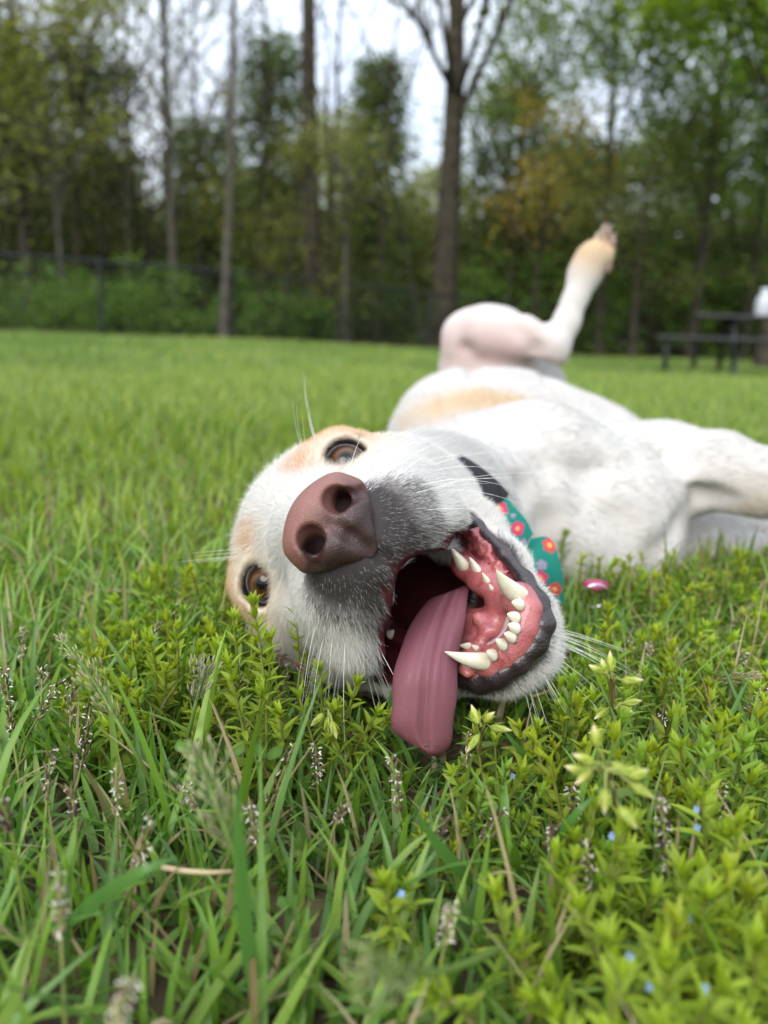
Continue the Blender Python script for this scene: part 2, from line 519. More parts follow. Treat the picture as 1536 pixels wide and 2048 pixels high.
def hair_colour(p, rnd):
    q, nh, dl, dll, dc, dn, e = coat_fields(p)
    c = np.tile(WHITE, (len(p), 1))
    # soft cream shading of the coat
    cr = 0.22 * sstep(-.1, .9, vnoise(p, 22, 3))
    c = lerp(c, np.array([.47, .42, .345]), cr)
    # tan flank streak, paw and foreleg underside
    ds = seg_dist(p, TAN_STREAK)
    c = lerp(c, [.46, .31, .16], .9 * (1 - sstep(.008, .024, ds + .006 * vnoise(p, 60, 5))))
    dp = np.linalg.norm(p - P(1190, 490, .98), axis=1)
    c = lerp(c, [.44, .30, .165], .95 * (1 - sstep(.022, .060, dp)))
    dm = seg_dist(p, [P(1112, 700, .98), P(1150, 590, .98), P(1185, 510, .98)])
    c = lerp(c, [.46, .38, .275], .6 * (1 - sstep(.03, .06, dm)))
    df = seg_dist(p, [P(1470, 1010, .57), P(1600, 1030, .55)])
    c = lerp(c, [.66, .48, .28], .6 * (1 - sstep(.012, .035, df)))
    # tan marks round the eyes
    for k, (s, ec) in enumerate(EYES):
        marks = [(H(20 * s, -44, -82), 8, 13), (H(46 * s, -36, -100), 9, 19), (H(40 * s, -46, -96), 8, 16), (H(31 * s, -47, -93), 5, 10)]
        for m_, a, b in marks:
            d = np.linalg.norm(p - m_, axis=1) * 1000 + 3 * vnoise(p, 260, 8)
            c = lerp(c, TAN if s > 0 else lerp(TAN, CREAM, np.array(.25)), np.where(nh, .92 * (1 - sstep(a * .35, b, d)), 0))
        d = e[:, k] + 1.5 * vnoise(p, 500, 9)
        c = lerp(c, CREAM, np.where(nh, .55 * (1 - sstep(15, 34, d)), 0))
        di = np.linalg.norm(p - H(24 * s, -23, -82), axis=1) * 1000
        c = lerp(c, [.10, .075, .06], np.where(nh, .75 * (1 - sstep(3, 13, di + 2 * vnoise(p, 420, 6))) * (rnd > .25), 0))
        c = lerp(c, [.025, .02, .018], np.where(nh, 1 - sstep(13.2, 15.2, d), 0))
    # grey and white muzzle
    mz = 1.0 * (1 - sstep(22, 36, dn + 5 * vnoise(p, 150, 12))) + .65 * (1 - sstep(3, 15, dl + 2 * vnoise(p, 300, 2))) * (q[:, 2] > -84)
    mz = np.clip(mz, 0, .90 + .08 * (1 - sstep(24, 32, dn))) * (q[:, 1] > -2 + 8 * vnoise(p, 120, 4))
    mz = np.where(nh & (dll > 9), mz, 0)
    g = np.clip(sstep(-.08, .08, mz - rnd) * .97, 0, 1)
    pick = (np.modf(rnd * 977.0)[0] < .26)[:, None]
    c = lerp(c, np.where(pick, np.array([.21, .195, .18]) * (.6 + .9 * np.modf(rnd * 131.0)[0][:, None]), np.array([.016, .014, .0135]) * (1 + 1.4 * rnd[:, None])), g)
    dpk = np.linalg.norm(p - P(832, 1022, .31), axis=1) * 1000
    c = lerp(c, [.62, .36, .34], np.where(nh, .8 * (1 - sstep(2, 8, dpk)), 0))
    # dark fringe of hair along the lower lip
    lw = np.where(nh, .97 * (1 - sstep(7, 12.5, dll)) * (q[:, 1] > 50), 0)
    c = np.where((rnd < lw)[:, None], np.array([.04, .035, .035]), c)
    return c

def skin_colour(p):
    q, nh, dl, dll, dc, dn, e = coat_fields(p)
    c = np.tile(np.array([.47, .44, .41]), (len(p), 1))
    ro = np.full(len(p), .75)
    # bare pink skin inside the thigh and on the belly
    dt = seg_dist(p, [P(930, 720, 1.0), P(1000, 720, .97)])
    c = lerp(c, [.52, .37, .345], .75 * (1 - sstep(.02, .10, dt)))
    ds = seg_dist(p, TAN_STREAK)
    c = lerp(c, [.46, .31, .16], .7 * (1 - sstep(.006, .022, ds)))
    dp = np.linalg.norm(p - P(1190, 490, .98), axis=1)
    c = lerp(c, [.44, .30, .165], .9 * (1 - sstep(.022, .060, dp)))
    for k in (0, 1):
        d = e[:, k]
        c = lerp(c, CREAM, np.where(nh, .5 * (1 - sstep(15, 30, d)), 0))
        c = lerp(c, [.02, .016, .015], np.where(nh, 1 - sstep(13.4, 15, d), 0))
        ro = np.where(nh & (d < 15), .35, ro)
    mz = np.clip((1 - sstep(19, 35, dn)) + .8 * (1 - sstep(3, 12, dl)), 0, 1) * (q[:, 1] > 0)
    mz = np.where(nh & (dll > 8), mz, 0)
    c = lerp(c, [.026, .021, .021], mz * .97)
    dpk = np.linalg.norm(p - P(832, 1022, .31), axis=1) * 1000
    c = lerp(c, [.62, .30, .29], np.where(nh, .9 * (1 - sstep(3, 9, dpk)), 0))
    # wet dark lip margin, then the red lining of the mouth
    lp = np.where(nh, 1 - sstep(1.5, 5, dl), 0)
    c = lerp(c, [.05, .03, .035], lp)
    lw = np.where(nh, (1 - sstep(7, 11, dll)), 0)
    c = lerp(c, [.035, .025, .028], lw)
    ro = np.where(lw > .5, .35, ro)
    inm = np.where(nh, 1 - sstep(.0012, .0035, carve_dist(p)), 0)
    inm = np.maximum(inm, np.where(nh & (q[:, 0] < -8) & (q[:, 1] > 20), 1 - sstep(.004, .007, carve_dist(p)), 0))
    inm = np.maximum(inm, np.where(nh, 1 - sstep(6, 9, seg_dist(p, GUMLINE) * 1000), 0))
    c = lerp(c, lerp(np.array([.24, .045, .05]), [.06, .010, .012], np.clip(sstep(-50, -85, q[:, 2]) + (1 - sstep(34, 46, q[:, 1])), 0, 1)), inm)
    c = lerp(c, [.012, .006, .006], np.where(nh, 1 - sstep(14, 17, np.linalg.norm(q - [0, 2, -14], axis=1)), 0))  # muzzle skin behind the nostrils painted near black as shade inside the holes
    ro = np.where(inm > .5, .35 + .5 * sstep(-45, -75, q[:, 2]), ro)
    return c, ro

_n = vnormals(DOGV, DOGF)
DOGV = DOGV + _n * (_bw * (.0016 * vnoise(DOGV, 38, 91) + .0008 * vnoise(DOGV, 95, 92)))[:, None]
DOGN = vnormals(DOGV, DOGF)
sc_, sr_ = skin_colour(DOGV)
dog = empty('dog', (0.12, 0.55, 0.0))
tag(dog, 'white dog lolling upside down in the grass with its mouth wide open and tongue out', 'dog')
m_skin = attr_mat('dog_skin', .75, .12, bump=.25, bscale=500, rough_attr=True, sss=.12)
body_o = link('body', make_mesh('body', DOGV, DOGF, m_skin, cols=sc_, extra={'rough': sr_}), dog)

# --- nose
nf = Field([np.arange(a, b, .0007) for a, b in zip(*[f(np.array([H(l, d, f_) for l in (-27, 27) for d in (-22, 30) for f_ in (6, -34)]), 0) for f in (np.min, np.max)])])
def Hn(l, d, f): return H(l * .92, 1 + (d - 1) * .92, f)
def ns(l, d, f, r): return (Hn(l, d, f), r * .00094)
nf.ell(Hn(0, -5, -12), (.0161, .0106, .0118), HA, .004)
for s in (1, -1):
    nf.ell(Hn(10.5 * s, 0, -11.5), (.0085, .0106, .0103), HA, .004)
    nf.chain([ns(14.5 * s, -4, -10, 5.2), ns(17 * s, 1.5, -11, 4.4)], .004)
    nf.chain([ns(5.5 * s, 8, -7.5, 5.4), ns(3.4 * s, 13.5, -11.5, 4.4), ns(1.8 * s, 18, -15.5, 3.2)], .004)
    nf.chain([ns(5 * s, 11, -12.5, 4.0), ns(7 * s, 11, -16, 3)], .004)
for s in (1, -1):
    nf.chain([ns(6.5 * s, 8.5, -9, 4.2), ns(11 * s, 8.5, -15, 3.8)], .004)
for s in (1, -1):
    nf.chain([ns(7.6 * s, -2, 3, 2.6), ns(9.2 * s, -.2, -3, 4.3), ns(10.5 * s, 1.2, -13, 4.0)], .003, 'sub')
    nf.chain([ns(10 * s, .8, 1, 3.4), ns(13.5 * s, 3.8, -2, 3.0), ns(18.5 * s, 7, -8, 2.3), ns(23 * s, 9.5, -13, 2.0)], .0022, 'sub')
nf.chain([ns(0, 2, .8, .7), ns(0, 7, -.6, 1.3), ns(0, 13, -4.0, 1.7), ns(0, 24, -12, 1.9)], .003, 'sub')
NV, NF_ = nf.mesh()
nq = toH(NV)
ncol = np.tile(np.array([.20, .085, .068]), (len(NV), 1))
ncol = lerp(ncol, [.034, .018, .017], .95 * sstep(-8, 9, nq[:, 1] + 2.0 * vnoise(NV, 300, 1)))
ncol = lerp(ncol, [.185, .08, .066], .6 * (1 - sstep(3, 8, np.linalg.norm(nq - [19, 0, -11], axis=1))))
ncol = lerp(ncol, [.07, .04, .04], .8 * sstep(14, 22, nq[:, 1]))
for s in (1, -1):
    dd = seg_dist(NV, [H(10 * s, 2, -2), H(11 * s, 2, -14)]) * 1000
    ncol = lerp(ncol, [.035, .012, .012], (1 - sstep(4.2, 6.0, dd)) * sstep(-1, -5, nq[:, 2]))
m_nose, nt_, b_, n_, l_ = mat_new('nose_leather')
a_ = n_.new('ShaderNodeAttribute'); a_.attribute_name = 'col'
l_.new(a_.outputs['Color'], b_.inputs['Base Color'])
b_.inputs['Roughness'].default_value = .42; b_.inputs['Specular IOR Level'].default_value = .45
b_.inputs['Subsurface Weight'].default_value = .1; b_.inputs['Subsurface Scale'].default_value = .002
tc_ = n_.new('ShaderNodeTexCoord'); vo_ = n_.new('ShaderNodeTexVoronoi'); vo_.feature = 'DISTANCE_TO_EDGE'; vo_.inputs['Scale'].default_value = 1050
l_.new(tc_.outputs['Object'], vo_.inputs['Vector'])
mr_ = n_.new('ShaderNodeMapRange'); mr_.inputs['From Max'].default_value = .25; l_.new(vo_.outputs['Distance'], mr_.inputs['Value'])
bp_ = n_.new('ShaderNodeBump'); bp_.inputs['Strength'].default_value = .35; bp_.inputs['Distance'].default_value = .0004
l_.new(mr_.outputs['Result'], bp_.inputs['Height']); l_.new(bp_.outputs['Normal'], b_.inputs['Normal'])
nose_o = link('nose', make_mesh('nose', NV, NF_, m_nose, cols=ncol), dog)

# --- eyes
def lathe_obj(name, prof, seg, mat, parent, M):
    """prof: (radius, height) list turned round local z, placed by 4x4 M"""
    V, F = [], []
    ang = np.linspace(0, 2 * np.pi, seg, endpoint=False)
    for r, h in prof:
        V += [(r * math.cos(t), r * math.sin(t), h) for t in ang]
    for i in range(len(prof) - 1):
        for j in range(seg):
            k = (j + 1) % seg
            F.append((i * seg + j, i * seg + k, (i + 1) * seg + k, (i + 1) * seg + j))
    o = bpy.data.objects.new(name, make_mesh(name, V, F, mat)); COL.objects.link(o)
    o.parent = parent; o.matrix_parent_inverse = Matrix.Translation(-parent.location); o.matrix_basis = M
    return o

def frame(c, z, xh):
    z = np.asarray(z) / np.linalg.norm(z); x = xh - z * (xh @ z); x /= np.linalg.norm(x); y = np.cross(z, x)
    return Matrix([[x[0], y[0], z[0], c[0]], [x[1], y[1], z[1], c[1]], [x[2], y[2], z[2], c[2]], [0, 0, 0, 1]])

m_eye, nt_, b_, n_, l_ = mat_new('eye_iris')
tc_ = n_.new('ShaderNodeTexCoord'); sx_ = n_.new('ShaderNodeSeparateXYZ'); l_.new(tc_.outputs['Object'], sx_.inputs['Vector'])
cx_ = n_.new('ShaderNodeCombineXYZ'); l_.new(sx_.outputs['X'], cx_.inputs['X']); l_.new(sx_.outputs['Y'], cx_.inputs['Y'])
ln_ = n_.new('ShaderNodeVectorMath'); ln_.operation = 'LENGTH'; l_.new(cx_.outputs['Vector'], ln_.inputs[0])
ez_ = n_.new('ShaderNodeTexNoise'); ez_.inputs['Scale'].default_value = 700; l_.new(tc_.outputs['Object'], ez_.inputs['Vector'])
ad_ = n_.new('ShaderNodeMath'); ad_.operation = 'MULTIPLY_ADD'; ad_.inputs[1].default_value = .0014; l_.new(ez_.outputs['Fac'], ad_.inputs[0]); l_.new(ln_.outputs['Value'], ad_.inputs[2])
mr_ = n_.new('ShaderNodeMapRange'); mr_.inputs['From Max'].default_value = .0125; l_.new(ad_.outputs['Value'], mr_.inputs['Value'])
rp_ = n_.new('ShaderNodeValToRGB'); cr_ = rp_.color_ramp
cr_.elements[0].position = .24; cr_.elements[0].color = (.003, .003, .004, 1)
cr_.elements[1].position = .30; cr_.elements[1].color = (.036, .015, .007, 1)
for ps, cl in ((.48, (.085, .036, .013, 1)), (.60, (.038, .016, .007, 1)), (.66, (.014, .010, .009, 1)), (.76, (.06, .045, .04, 1)), (.86, (.42, .36, .36, 1))):
    e_ = cr_.elements.new(ps); e_.color = cl
l_.new(mr_.outputs['Result'], rp_.inputs['Fac']); l_.new(rp_.outputs['Color'], b_.inputs['Base Color'])
b_.inputs['Roughness'].default_value = .6; b_.inputs['Specular IOR Level'].default_value = 0.0
b_.inputs['Coat Weight'].default_value = 1.0; b_.inputs['Coat Roughness'].default_value = .01; b_.inputs['Coat IOR'].default_value = 1.42
for (s, c), (g, out) in zip(EYES, LOOK):
    prof = []
    for i in range(33):
        t = math.pi * i / 32
        r = .0114; h = math.cos(t); x = math.sin(t)
        bul = .0011 * math.exp(-(t / .5) ** 4)
        prof.append((max((r + bul) * x, 1e-6), (r + bul) * h))
    gz = out * .55 + g * .45
    lathe_obj('eye', prof, 40, m_eye, dog, frame(c, gz, HW[:, 0]))

# --- teeth
m_tooth = simple_mat('tooth_enamel', (.52, .47, .345), .25, .5, noise=((.60, .565, .46), 160), sss=.25, sssr=(1, .8, .5), coat=.4)
def tooth(name, base, tip, wid, thick, wdir, bend=0.0, sharp=1.0):
    base = np.asarray(base); tip = np.asarray(tip); ax = tip - base; L = np.linalg.norm(ax); ax = ax / L
    w = wdir - ax * (wdir @ ax); w /= np.linalg.norm(w); t_ = np.cross(ax, w)
    V, F, seg, n = [], [], 14, 12
    for i in range(n + 1):
        u = i / n
        pr = (1 - u ** (1.35 * sharp)) ** .75 if sharp < 1.5 else (1 - u) ** .72 * (1 + .12 * math.sin(u * 3.1))
        pr = max(pr, .02) * (1.0 if u > .12 else .9 + .1 * u / .12)
        cen = base + ax * L * u + w * bend * L * (u * u - u)
        for j in range(seg):
            a = 2 * math.pi * j / seg
            V.append(cen + w * math.cos(a) * wid * pr + t_ * math.sin(a) * thick * pr)
    for i in range(n):
        for j in range(seg):
            k = (j + 1) % seg
            F.append((i * seg + j, i * seg + k, (i + 1) * seg + k, (i + 1) * seg + j))
    return link(name, make_mesh(name, V, F, m_tooth), dog)
PW = lambda p: p / 1536 * .305
tooth('canine_tooth', P(1040, 1192, .306), P(992, 1139, .297), PW(22), PW(18), RT, .22, 2)
tooth('canine_tooth', P(975, 1323, .306), P(889, 1303, .297), PW(19.5), PW(17), UP, .16, 2)
for (x, y, z, tx, ty) in ((1042, 1210, .302, -19, -6), (1034, 1236, .300, -20, -8), (1034, 1257, .299, -18, -8), (1026, 1275, .299, -18, -8), (1008, 1291, .300, -17, -12), (988, 1311, .302, -15, -8)):
    tooth('incisor_tooth', P(x, y, z), P(x + tx, y + ty, z - .0042), PW(13.5), PW(10), -UP * .8 + RT * .3, 0, 1.1)
ldir = P(1000, 1190, .32) - P(910, 1105, .34)
for (x, y, z, tx, ty, w, nm) in ((928, 1134, .338, -26, -38, 24, 'molar_tooth'), (957, 1146, .333, -18, -32, 18, 'premolar_tooth'), (978, 1169, .327, -14, -24, 15, 'premolar_tooth'), (990, 1190, .322, -12, -22, 14, 'premolar_tooth'), (999, 1203, .318, -3, -10, 7, 'premolar_tooth')):
    tooth(nm, P(x, y, z), P(x + tx, y + ty, z - .003), PW(w), PW(w * .62), ldir, 0, 1.0)
for (x, y, z, tx, ty, w, nm) in ((778, 1272, .345, 10, -12, 11, 'molar_tooth'), (940, 1293, .318, -22, -2, 9, 'premolar_tooth'), (955, 1298, .313, -12, -8, 7, 'premolar_tooth')):
    tooth(nm, P(x, y, z), P(x + tx, y + ty, z - .002), PW(w), PW(w * .7), -UP, 0, 1.0)

# --- gums with the floor of the mouth
allg = np.array([P(x, y, z) for x in (870, 1120) for y in (1040, 1400) for z in (.285, .36)])
gf = Field([np.arange(a, b, .0009) for a, b in zip(allg.min(0), allg.max(0))])
gp = lambda x, y, z, r: (P(x, y, z), r * .001)
gf.chain([gp(925, 1128, .345, 5.5), gp(965, 1160, .335, 5.5), gp(1002, 1196, .322, 5.0), gp(1030, 1200, .312, 5.5)], .005)
gf.chain([gp(1042, 1196, .311, 5.2), gp(1056, 1218, .307, 5.0), gp(1050, 1252, .306, 5.2), gp(1034, 1285, .306, 5.2), gp(1010, 1309, .307, 5.2), gp(985, 1328, .310, 5.0), gp(960, 1336, .316, 4.6)], .004)
gf.chain([gp(975, 1318, .313, 4.4), gp(940, 1312, .322, 5.0), gp(900, 1300, .334, 5.5)], .005)
gf.chain([gp(1008, 1245, .3235, 6.0), gp(975, 1258, .3285, 6), gp(930, 1250, .339, 8)], .008)
gf.chain([gp(955, 1235, .322, 2.4), gp(975, 1262, .318, 2.2), gp(960, 1285, .318, 2.0)], .003)
gf.chain([gp(990, 1225, .321, 2.0), gp(992, 1262, .317, 1.8)], .003)
gf.chain([gp(930, 1062, .353, 2.6), gp(955, 1090, .347, 3.0), gp(983, 1126, .338, 3.2), gp(1003, 1158, .330, 3.4)], .005)
for i in range(30):
    t = i / 29
    gf.chain([gp(946 + 64 * t + 9 * math.sin(i * 2.3), 1058 + 92 * t + 5 * math.cos(i * 1.9), .3425 - .0165 * t + .001 * math.sin(i * 3.1), .9 + .5 * math.sin(i * 1.7)), gp(938 + 64 * t + 5 * math.sin(i * 1.3), 1066 + 92 * t, .346 - .0165 * t, 1.2)], .0016)
for (x, y, z) in ((1044, 1211, .3035), (1036, 1237, .3015), (1036, 1258, .3005), (1028, 1276, .3005), (1010, 1293, .3015), (990, 1313, .3035)):
    gf.chain([gp(x + 3, y + 1, z + .003, 2.9)] * 2, .003)
for (x, y, z, r_) in ((1040, 1193, .309, 5.0), (972, 1324, .309, 4.6), (930, 1135, .341, 4.6), (958, 1148, .335, 3.6), (979, 1170, .329, 3.2)):
    gf.chain([gp(x, y, z, r_)] * 2, .004)
GV, GF = gf.mesh()
gn = vnoise(GV, 420, 21)
gn2 = vnoise(GV, 1300, 22)
gcol = lerp(np.array([.29, .064, .068]), [.40, .135, .13], np.clip(.5 + .45 * gn + .25 * gn2, 0, 1))
gcol = lerp(gcol, [.20, .035, .042], .6 * sstep(.35, .8, vnoise(GV, 900, 23)))
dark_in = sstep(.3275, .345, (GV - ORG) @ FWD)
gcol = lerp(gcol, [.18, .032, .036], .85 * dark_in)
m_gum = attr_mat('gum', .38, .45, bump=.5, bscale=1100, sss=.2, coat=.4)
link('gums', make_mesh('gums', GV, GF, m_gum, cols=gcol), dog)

# --- dark notched lower lip
alll = np.array([P(x, y, z) for x in (880, 1150) for y in (1000, 1440) for z in (.29, .365)])
lf = Field([np.arange(a, b, .0009) for a, b in zip(alll.min(0), alll.max(0))])
lipp = [gp(918, 1020, .354, 2.0), gp(955, 1052, .346, 2.4), gp(1005, 1105, .333, 2.6), gp(1050, 1160, .321, 3.2), gp(1076, 1205, .312, 3.9), gp(1087, 1248, .308, 4.2), gp(1071, 1290, .307, 4.3), gp(1037, 1325, .307, 4.3), gp(996, 1352, .309, 4.3), gp(960, 1364, .314, 4.4), gp(925, 1356, .322, 4.2)]
lf.chain(lipp, .004)
for i in range(26):
    t = i / 25 * (len(lipp) - 5.001) + 4; k = int(t); u = t - k
    if k + 1 >= len(lipp): break
    a, b = lipp[k], lipp[k + 1]
    pc = a[0] * (1 - u) + b[0] * u - FWD * .0026 + (P(1000, 1250, .31) - (a[0] * (1 - u) + b[0] * u)) * .06
    lf.chain([(pc, .0029 + .0007 * math.sin(i * 2.1))] * 2, .0010)
for (x, y, z, r) in ((925, 1338, .311, 2.2), (935, 1346, .309, 2.0), (945, 1340, .310, 1.6)):
    lf.chain([gp(x, y, z, r)] * 2, .002)
LV, LF = lf.mesh()
lq = vnoise(LV, 500, 31)
lcol = lerp(np.array([.013, .008, .010]), [.032, .020, .023], np.clip(.5 + .5 * lq, 0, 1))
dgp = np.array([P(935, 1342, .309)])
lcol = lerp(lcol, [.40, .12, .11], 1 - sstep(.0025, .005, np.linalg.norm(LV - dgp[0], axis=1)))
m_lip = attr_mat('wet_lip', .33, .45, bump=.5, bscale=900, coat=.25)
link('lower_lip', make_mesh('lower_lip', LV, LF, m_lip, cols=lcol), dog)

# --- tongue
TK = [(912, 1178, .345, 24, -10, .3), (898, 1188, .334, 41, -12, .25), (882, 1222, .320, 53, -16, .2), (868, 1262, .309, 60, -15, .15), (857, 1308, .302, 63, -10, .1), (851, 1352, .298, 64, -6, .05), (848, 1400, .297, 65, -4, 0), (845, 1440, .297, 64, -2, 0), (846, 1470, .298, 58, 6, 0), (850, 1490, .299, 44, 10, 0), (856, 1504, .300, 24, 8, 0), (860, 1511, .3005, 4, 2, 0)]
TK = np.array(TK, float)
def catmull(K, n):
    out = []
    m = len(K) - 1
    for i in range(n + 1):
        t = i / n * m; k = min(int(t), m - 1); u = t - k
        p0, p1, p2, p3 = K[max(k - 1, 0)], K[k], K[k + 1], K[min(k + 2, m)]
        out.append(.5 * (2 * p1 + (p2 - p0) * u + (2 * p0 - 5 * p1 + 4 * p2 - p3) * u ** 2 + (3 * p1 - p0 - 3 * p2 + p3) * u ** 3))
    return np.array(out)
TS = catmull(TK, 110)
V, F, seg = [], [], 64
for i, (x, y, z, hw, sk, fold) in enumerate(TS):
    hw = max(hw, 1.0)
    for j in range(seg):
        a = 2 * math.pi * j / seg
        cu = math.cos(a); su = math.sin(a)
        u = math.copysign(abs(cu) ** .85, cu)
        top = su > 0
        th = .0034 * abs(su) ** .7 * (1 if top else .75) * min(1, hw / 30)
        g1 = .0034 * math.exp(-((u - .04) / .13) ** 2) + .0006 * math.exp(-((u + .42 - .1 * math.sin(i * .06)) / .12) ** 2)
        g1 += .0016 * math.exp(-((u - .48 - .05 * math.sin(i * .05)) / .07) ** 2) * max(0, 1 - i / 75)
        g1 *= min(1, i / 12) * min(1, (110 - i) / 22)
        dz = (-th + g1) if top else th
        # edges roll away from the viewer, upper part folds over its right edge
        dz += .0075 * u * u * (.55 + fold) + .006 * fold * max(u, 0) ** 3
        dz += .0006 * math.sin(i * .11 + u * 2) * abs(u)
        wob = 1 + .025 * math.sin(i * .23 + (1 if u > 0 else 3)) * abs(u)
        V.append(P(x + hw * u * wob, y + sk * u, z + dz))
for i in range(len(TS) - 1):
    for j in range(seg):
        k = (j + 1) % seg
        F.append((i * seg + j, i * seg + k, (i + 1) * seg + k, (i + 1) * seg + j))
V = np.array(V)
tn = vnoise(V, 160, 41)
tcol = lerp(np.array([.185, .064, .080]), [.145, .046, .062], np.clip(.5 + .5 * tn, 0, 1))
yy = np.repeat(np.arange(len(TS)) / 110, seg)
tcol = lerp(tcol, [.205, .074, .084], .6 * sstep(.45, .9, yy))
m_tongue = attr_mat('tongue_flesh', .58, .35, bump=.7, bscale=2600, sss=.12, coat=.08, dist=.0006)
nn_ = m_tongue.node_tree
link('tongue', make_mesh('tongue', V, F, m_tongue, cols=tcol), dog)
# --- fur: short hair combed along the body
def sample_surface(V, F, w, n):
    e1 = V[F[:, 1]] - V[F[:, 0]]; e2 = V[F[:, 3]] - V[F[:, 0]]
    A = np.linalg.norm(np.cross(e1, e2), axis=1) * w
    f = rng.choice(len(F), n, p=A / A.sum())
    u = rng.random((n, 1)); v = rng.random((n, 1))
    bil = lambda X: ((1 - u) * (1 - v) * X[F[f, 0]] + u * (1 - v) * X[F[f, 1]] + u * v * X[F[f, 2]] + (1 - u) * v * X[F[f, 3]])
    nn = bil(DOGN)
    return bil(V), nn / (np.linalg.norm(nn, axis=1)[:, None] + 1e-9)

def unit(v): return v / (np.linalg.norm(v, axis=1)[:, None] + 1e-9)

FLOW = [(P(800, 1050, .46), [.3, .9, .1]), (P(950, 1000, .6), [.55, .8, .05]), (P(1150, 1050, .62), [.75, .5, -.3]), (P(1250, 1000, .64), [.8, .3, -.2]),
        (P(1000, 900, .66), [.5, .85, .1]), (P(1250, 950, .66), [.95, .2, .05]), (P(1450, 950, .61), [1, -.05, 0]), (P(1800, 980, .57), [1, 0, 0]),
        (P(900, 850, .8), [.2, 1, .1]), (P(1050, 850, .85), [.4, .9, .1]), (P(1200, 900, .86), [.5, .8, -.1]), (P(1000, 780, 1.06), [-.2, .3, .9]),
        (P(975, 680, 1.02), [.3, 0, .6]), (P(1050, 680, 1.0), [1, 0, -.1]), (P(1120, 690, 1.0), [.4, 0, 1]), (P(1150, 590, 1.0), [.3, 0, 1]), (P(1190, 500, .99), [.4, 0, 1]), (P(1450, 1100, .68), [1, -.1, 0])]
FP = np.array([a for a, _ in FLOW]); FD = unit(np.array([b for _, b in FLOW], float))

def hair_dir(p, n):
    q = toH(p)
    d2 = ((p[:, None, :] - FP[None]) ** 2).sum(2)
    w = 1 / (d2 + .0004) ** 1.6
    body = unit((w[:, :, None] * FD[None]).sum(1) / w.sum(1)[:, None])
    h = np.zeros_like(q); h[:, 2] = -1
    h[:, 1] += .25 + .8 * np.exp(-(seg_dist(p, UPPER_LIP) * 1000 / 16) ** 2) * (q[:, 2] > -95)
    h[:, 0] += .012 * q[:, 0] + .25 * np.sign(q[:, 0]) * (q[:, 1] > 5)
    up = (q[:, 1] < -20); h[:, 1] -= .45 * up
    ll = np.exp(-(seg_dist(p, LOWER_LIP) * 1000 / 22) ** 4)
    rad = q - np.array([3, 66, -62]); rad = rad / (np.linalg.norm(rad, axis=1)[:, None] + 1e-6); rad[:, 2] -= .25
    jaw = (q[:, 1] > 40) * ll
    h = h * (1 - jaw[:, None]) + rad * 1.2 * jaw[:, None]
    head = unit(h @ HW.T)
    mix = (1 - sstep(120, 165, np.linalg.norm((q - [0, 10, -60]) * [1, .9, 1], axis=1)))[:, None]
    t = head * mix + body * (1 - mix)
    s = .16
    t = t + s * np.stack([vnoise(p, 45, 51), vnoise(p, 45, 52), vnoise(p, 45, 53)], 1) * (1 - .6 * mix)
    t = t + .11 * np.stack([vnoise(p, 260, 54), vnoise(p, 260, 55), vnoise(p, 260, 56)], 1)
    return unit(t - n * (t * n).sum(1)[:, None]), q, mix[:, 0]

def make_curves(name, pts, rad, cols, mat, parent):
    """pts (n,k,3), rad (n,k)"""
    n, k, _ = pts.shape
    hc = bpy.data.hair_curves.new(name)
    hc.add_curves([k] * n)
    hc.attributes['position'].data.foreach_set('vector', pts.astype(np.float32).ravel())
    ra = hc.attributes.get('radius') or hc.attributes.new('radius', 'FLOAT', 'POINT')
    ra.data.foreach_set('value', rad.astype(np.float32).ravel())
    ca = hc.attributes.new('col', 'FLOAT_COLOR', 'CURVE')
    c4 = np.ones((n, 4), np.float32); c4[:, :3] = cols
    ca.data.foreach_set('color', c4.ravel())
    hc.materials.append(mat)
    o = bpy.data.objects.new(name, hc); COL.objects.link(o)
    o.parent = parent; o.matrix_parent_inverse = Matrix.Translation(-parent.location)
    return o

m_hair, nt_, b_, n_, l_ = mat_new('fur_hair')
a_ = n_.new('ShaderNodeAttribute'); a_.attribute_name = 'col'; l_.new(a_.outputs['Color'], b_.inputs['Base Color'])
b_.inputs['Roughness'].default_value = .55; b_.inputs['Specular IOR Level'].default_value = .14

def fur_roots(n, headish):
    q = toH(DOGV[DOGF[:, 0]])
    hd = (1 - sstep(150, 185, np.linalg.norm((q - [0, 10, -60]) * [1, .9, 1], axis=1)))
    w = hd if headish else (1 - hd)
    nrm = DOGN[DOGF[:, 0]]; pos = DOGV[DOGF[:, 0]]
    vdir = unit(ORG - pos); facing = (nrm * vdir).sum(1)
    w = w * np.where(facing > -.25, 1.0, .12) * np.where((pos[:, 2] < .0) | (pos[:, 0] > .60), .02, 1)
    return sample_surface(DOGV, DOGF, w + 1e-9, n)

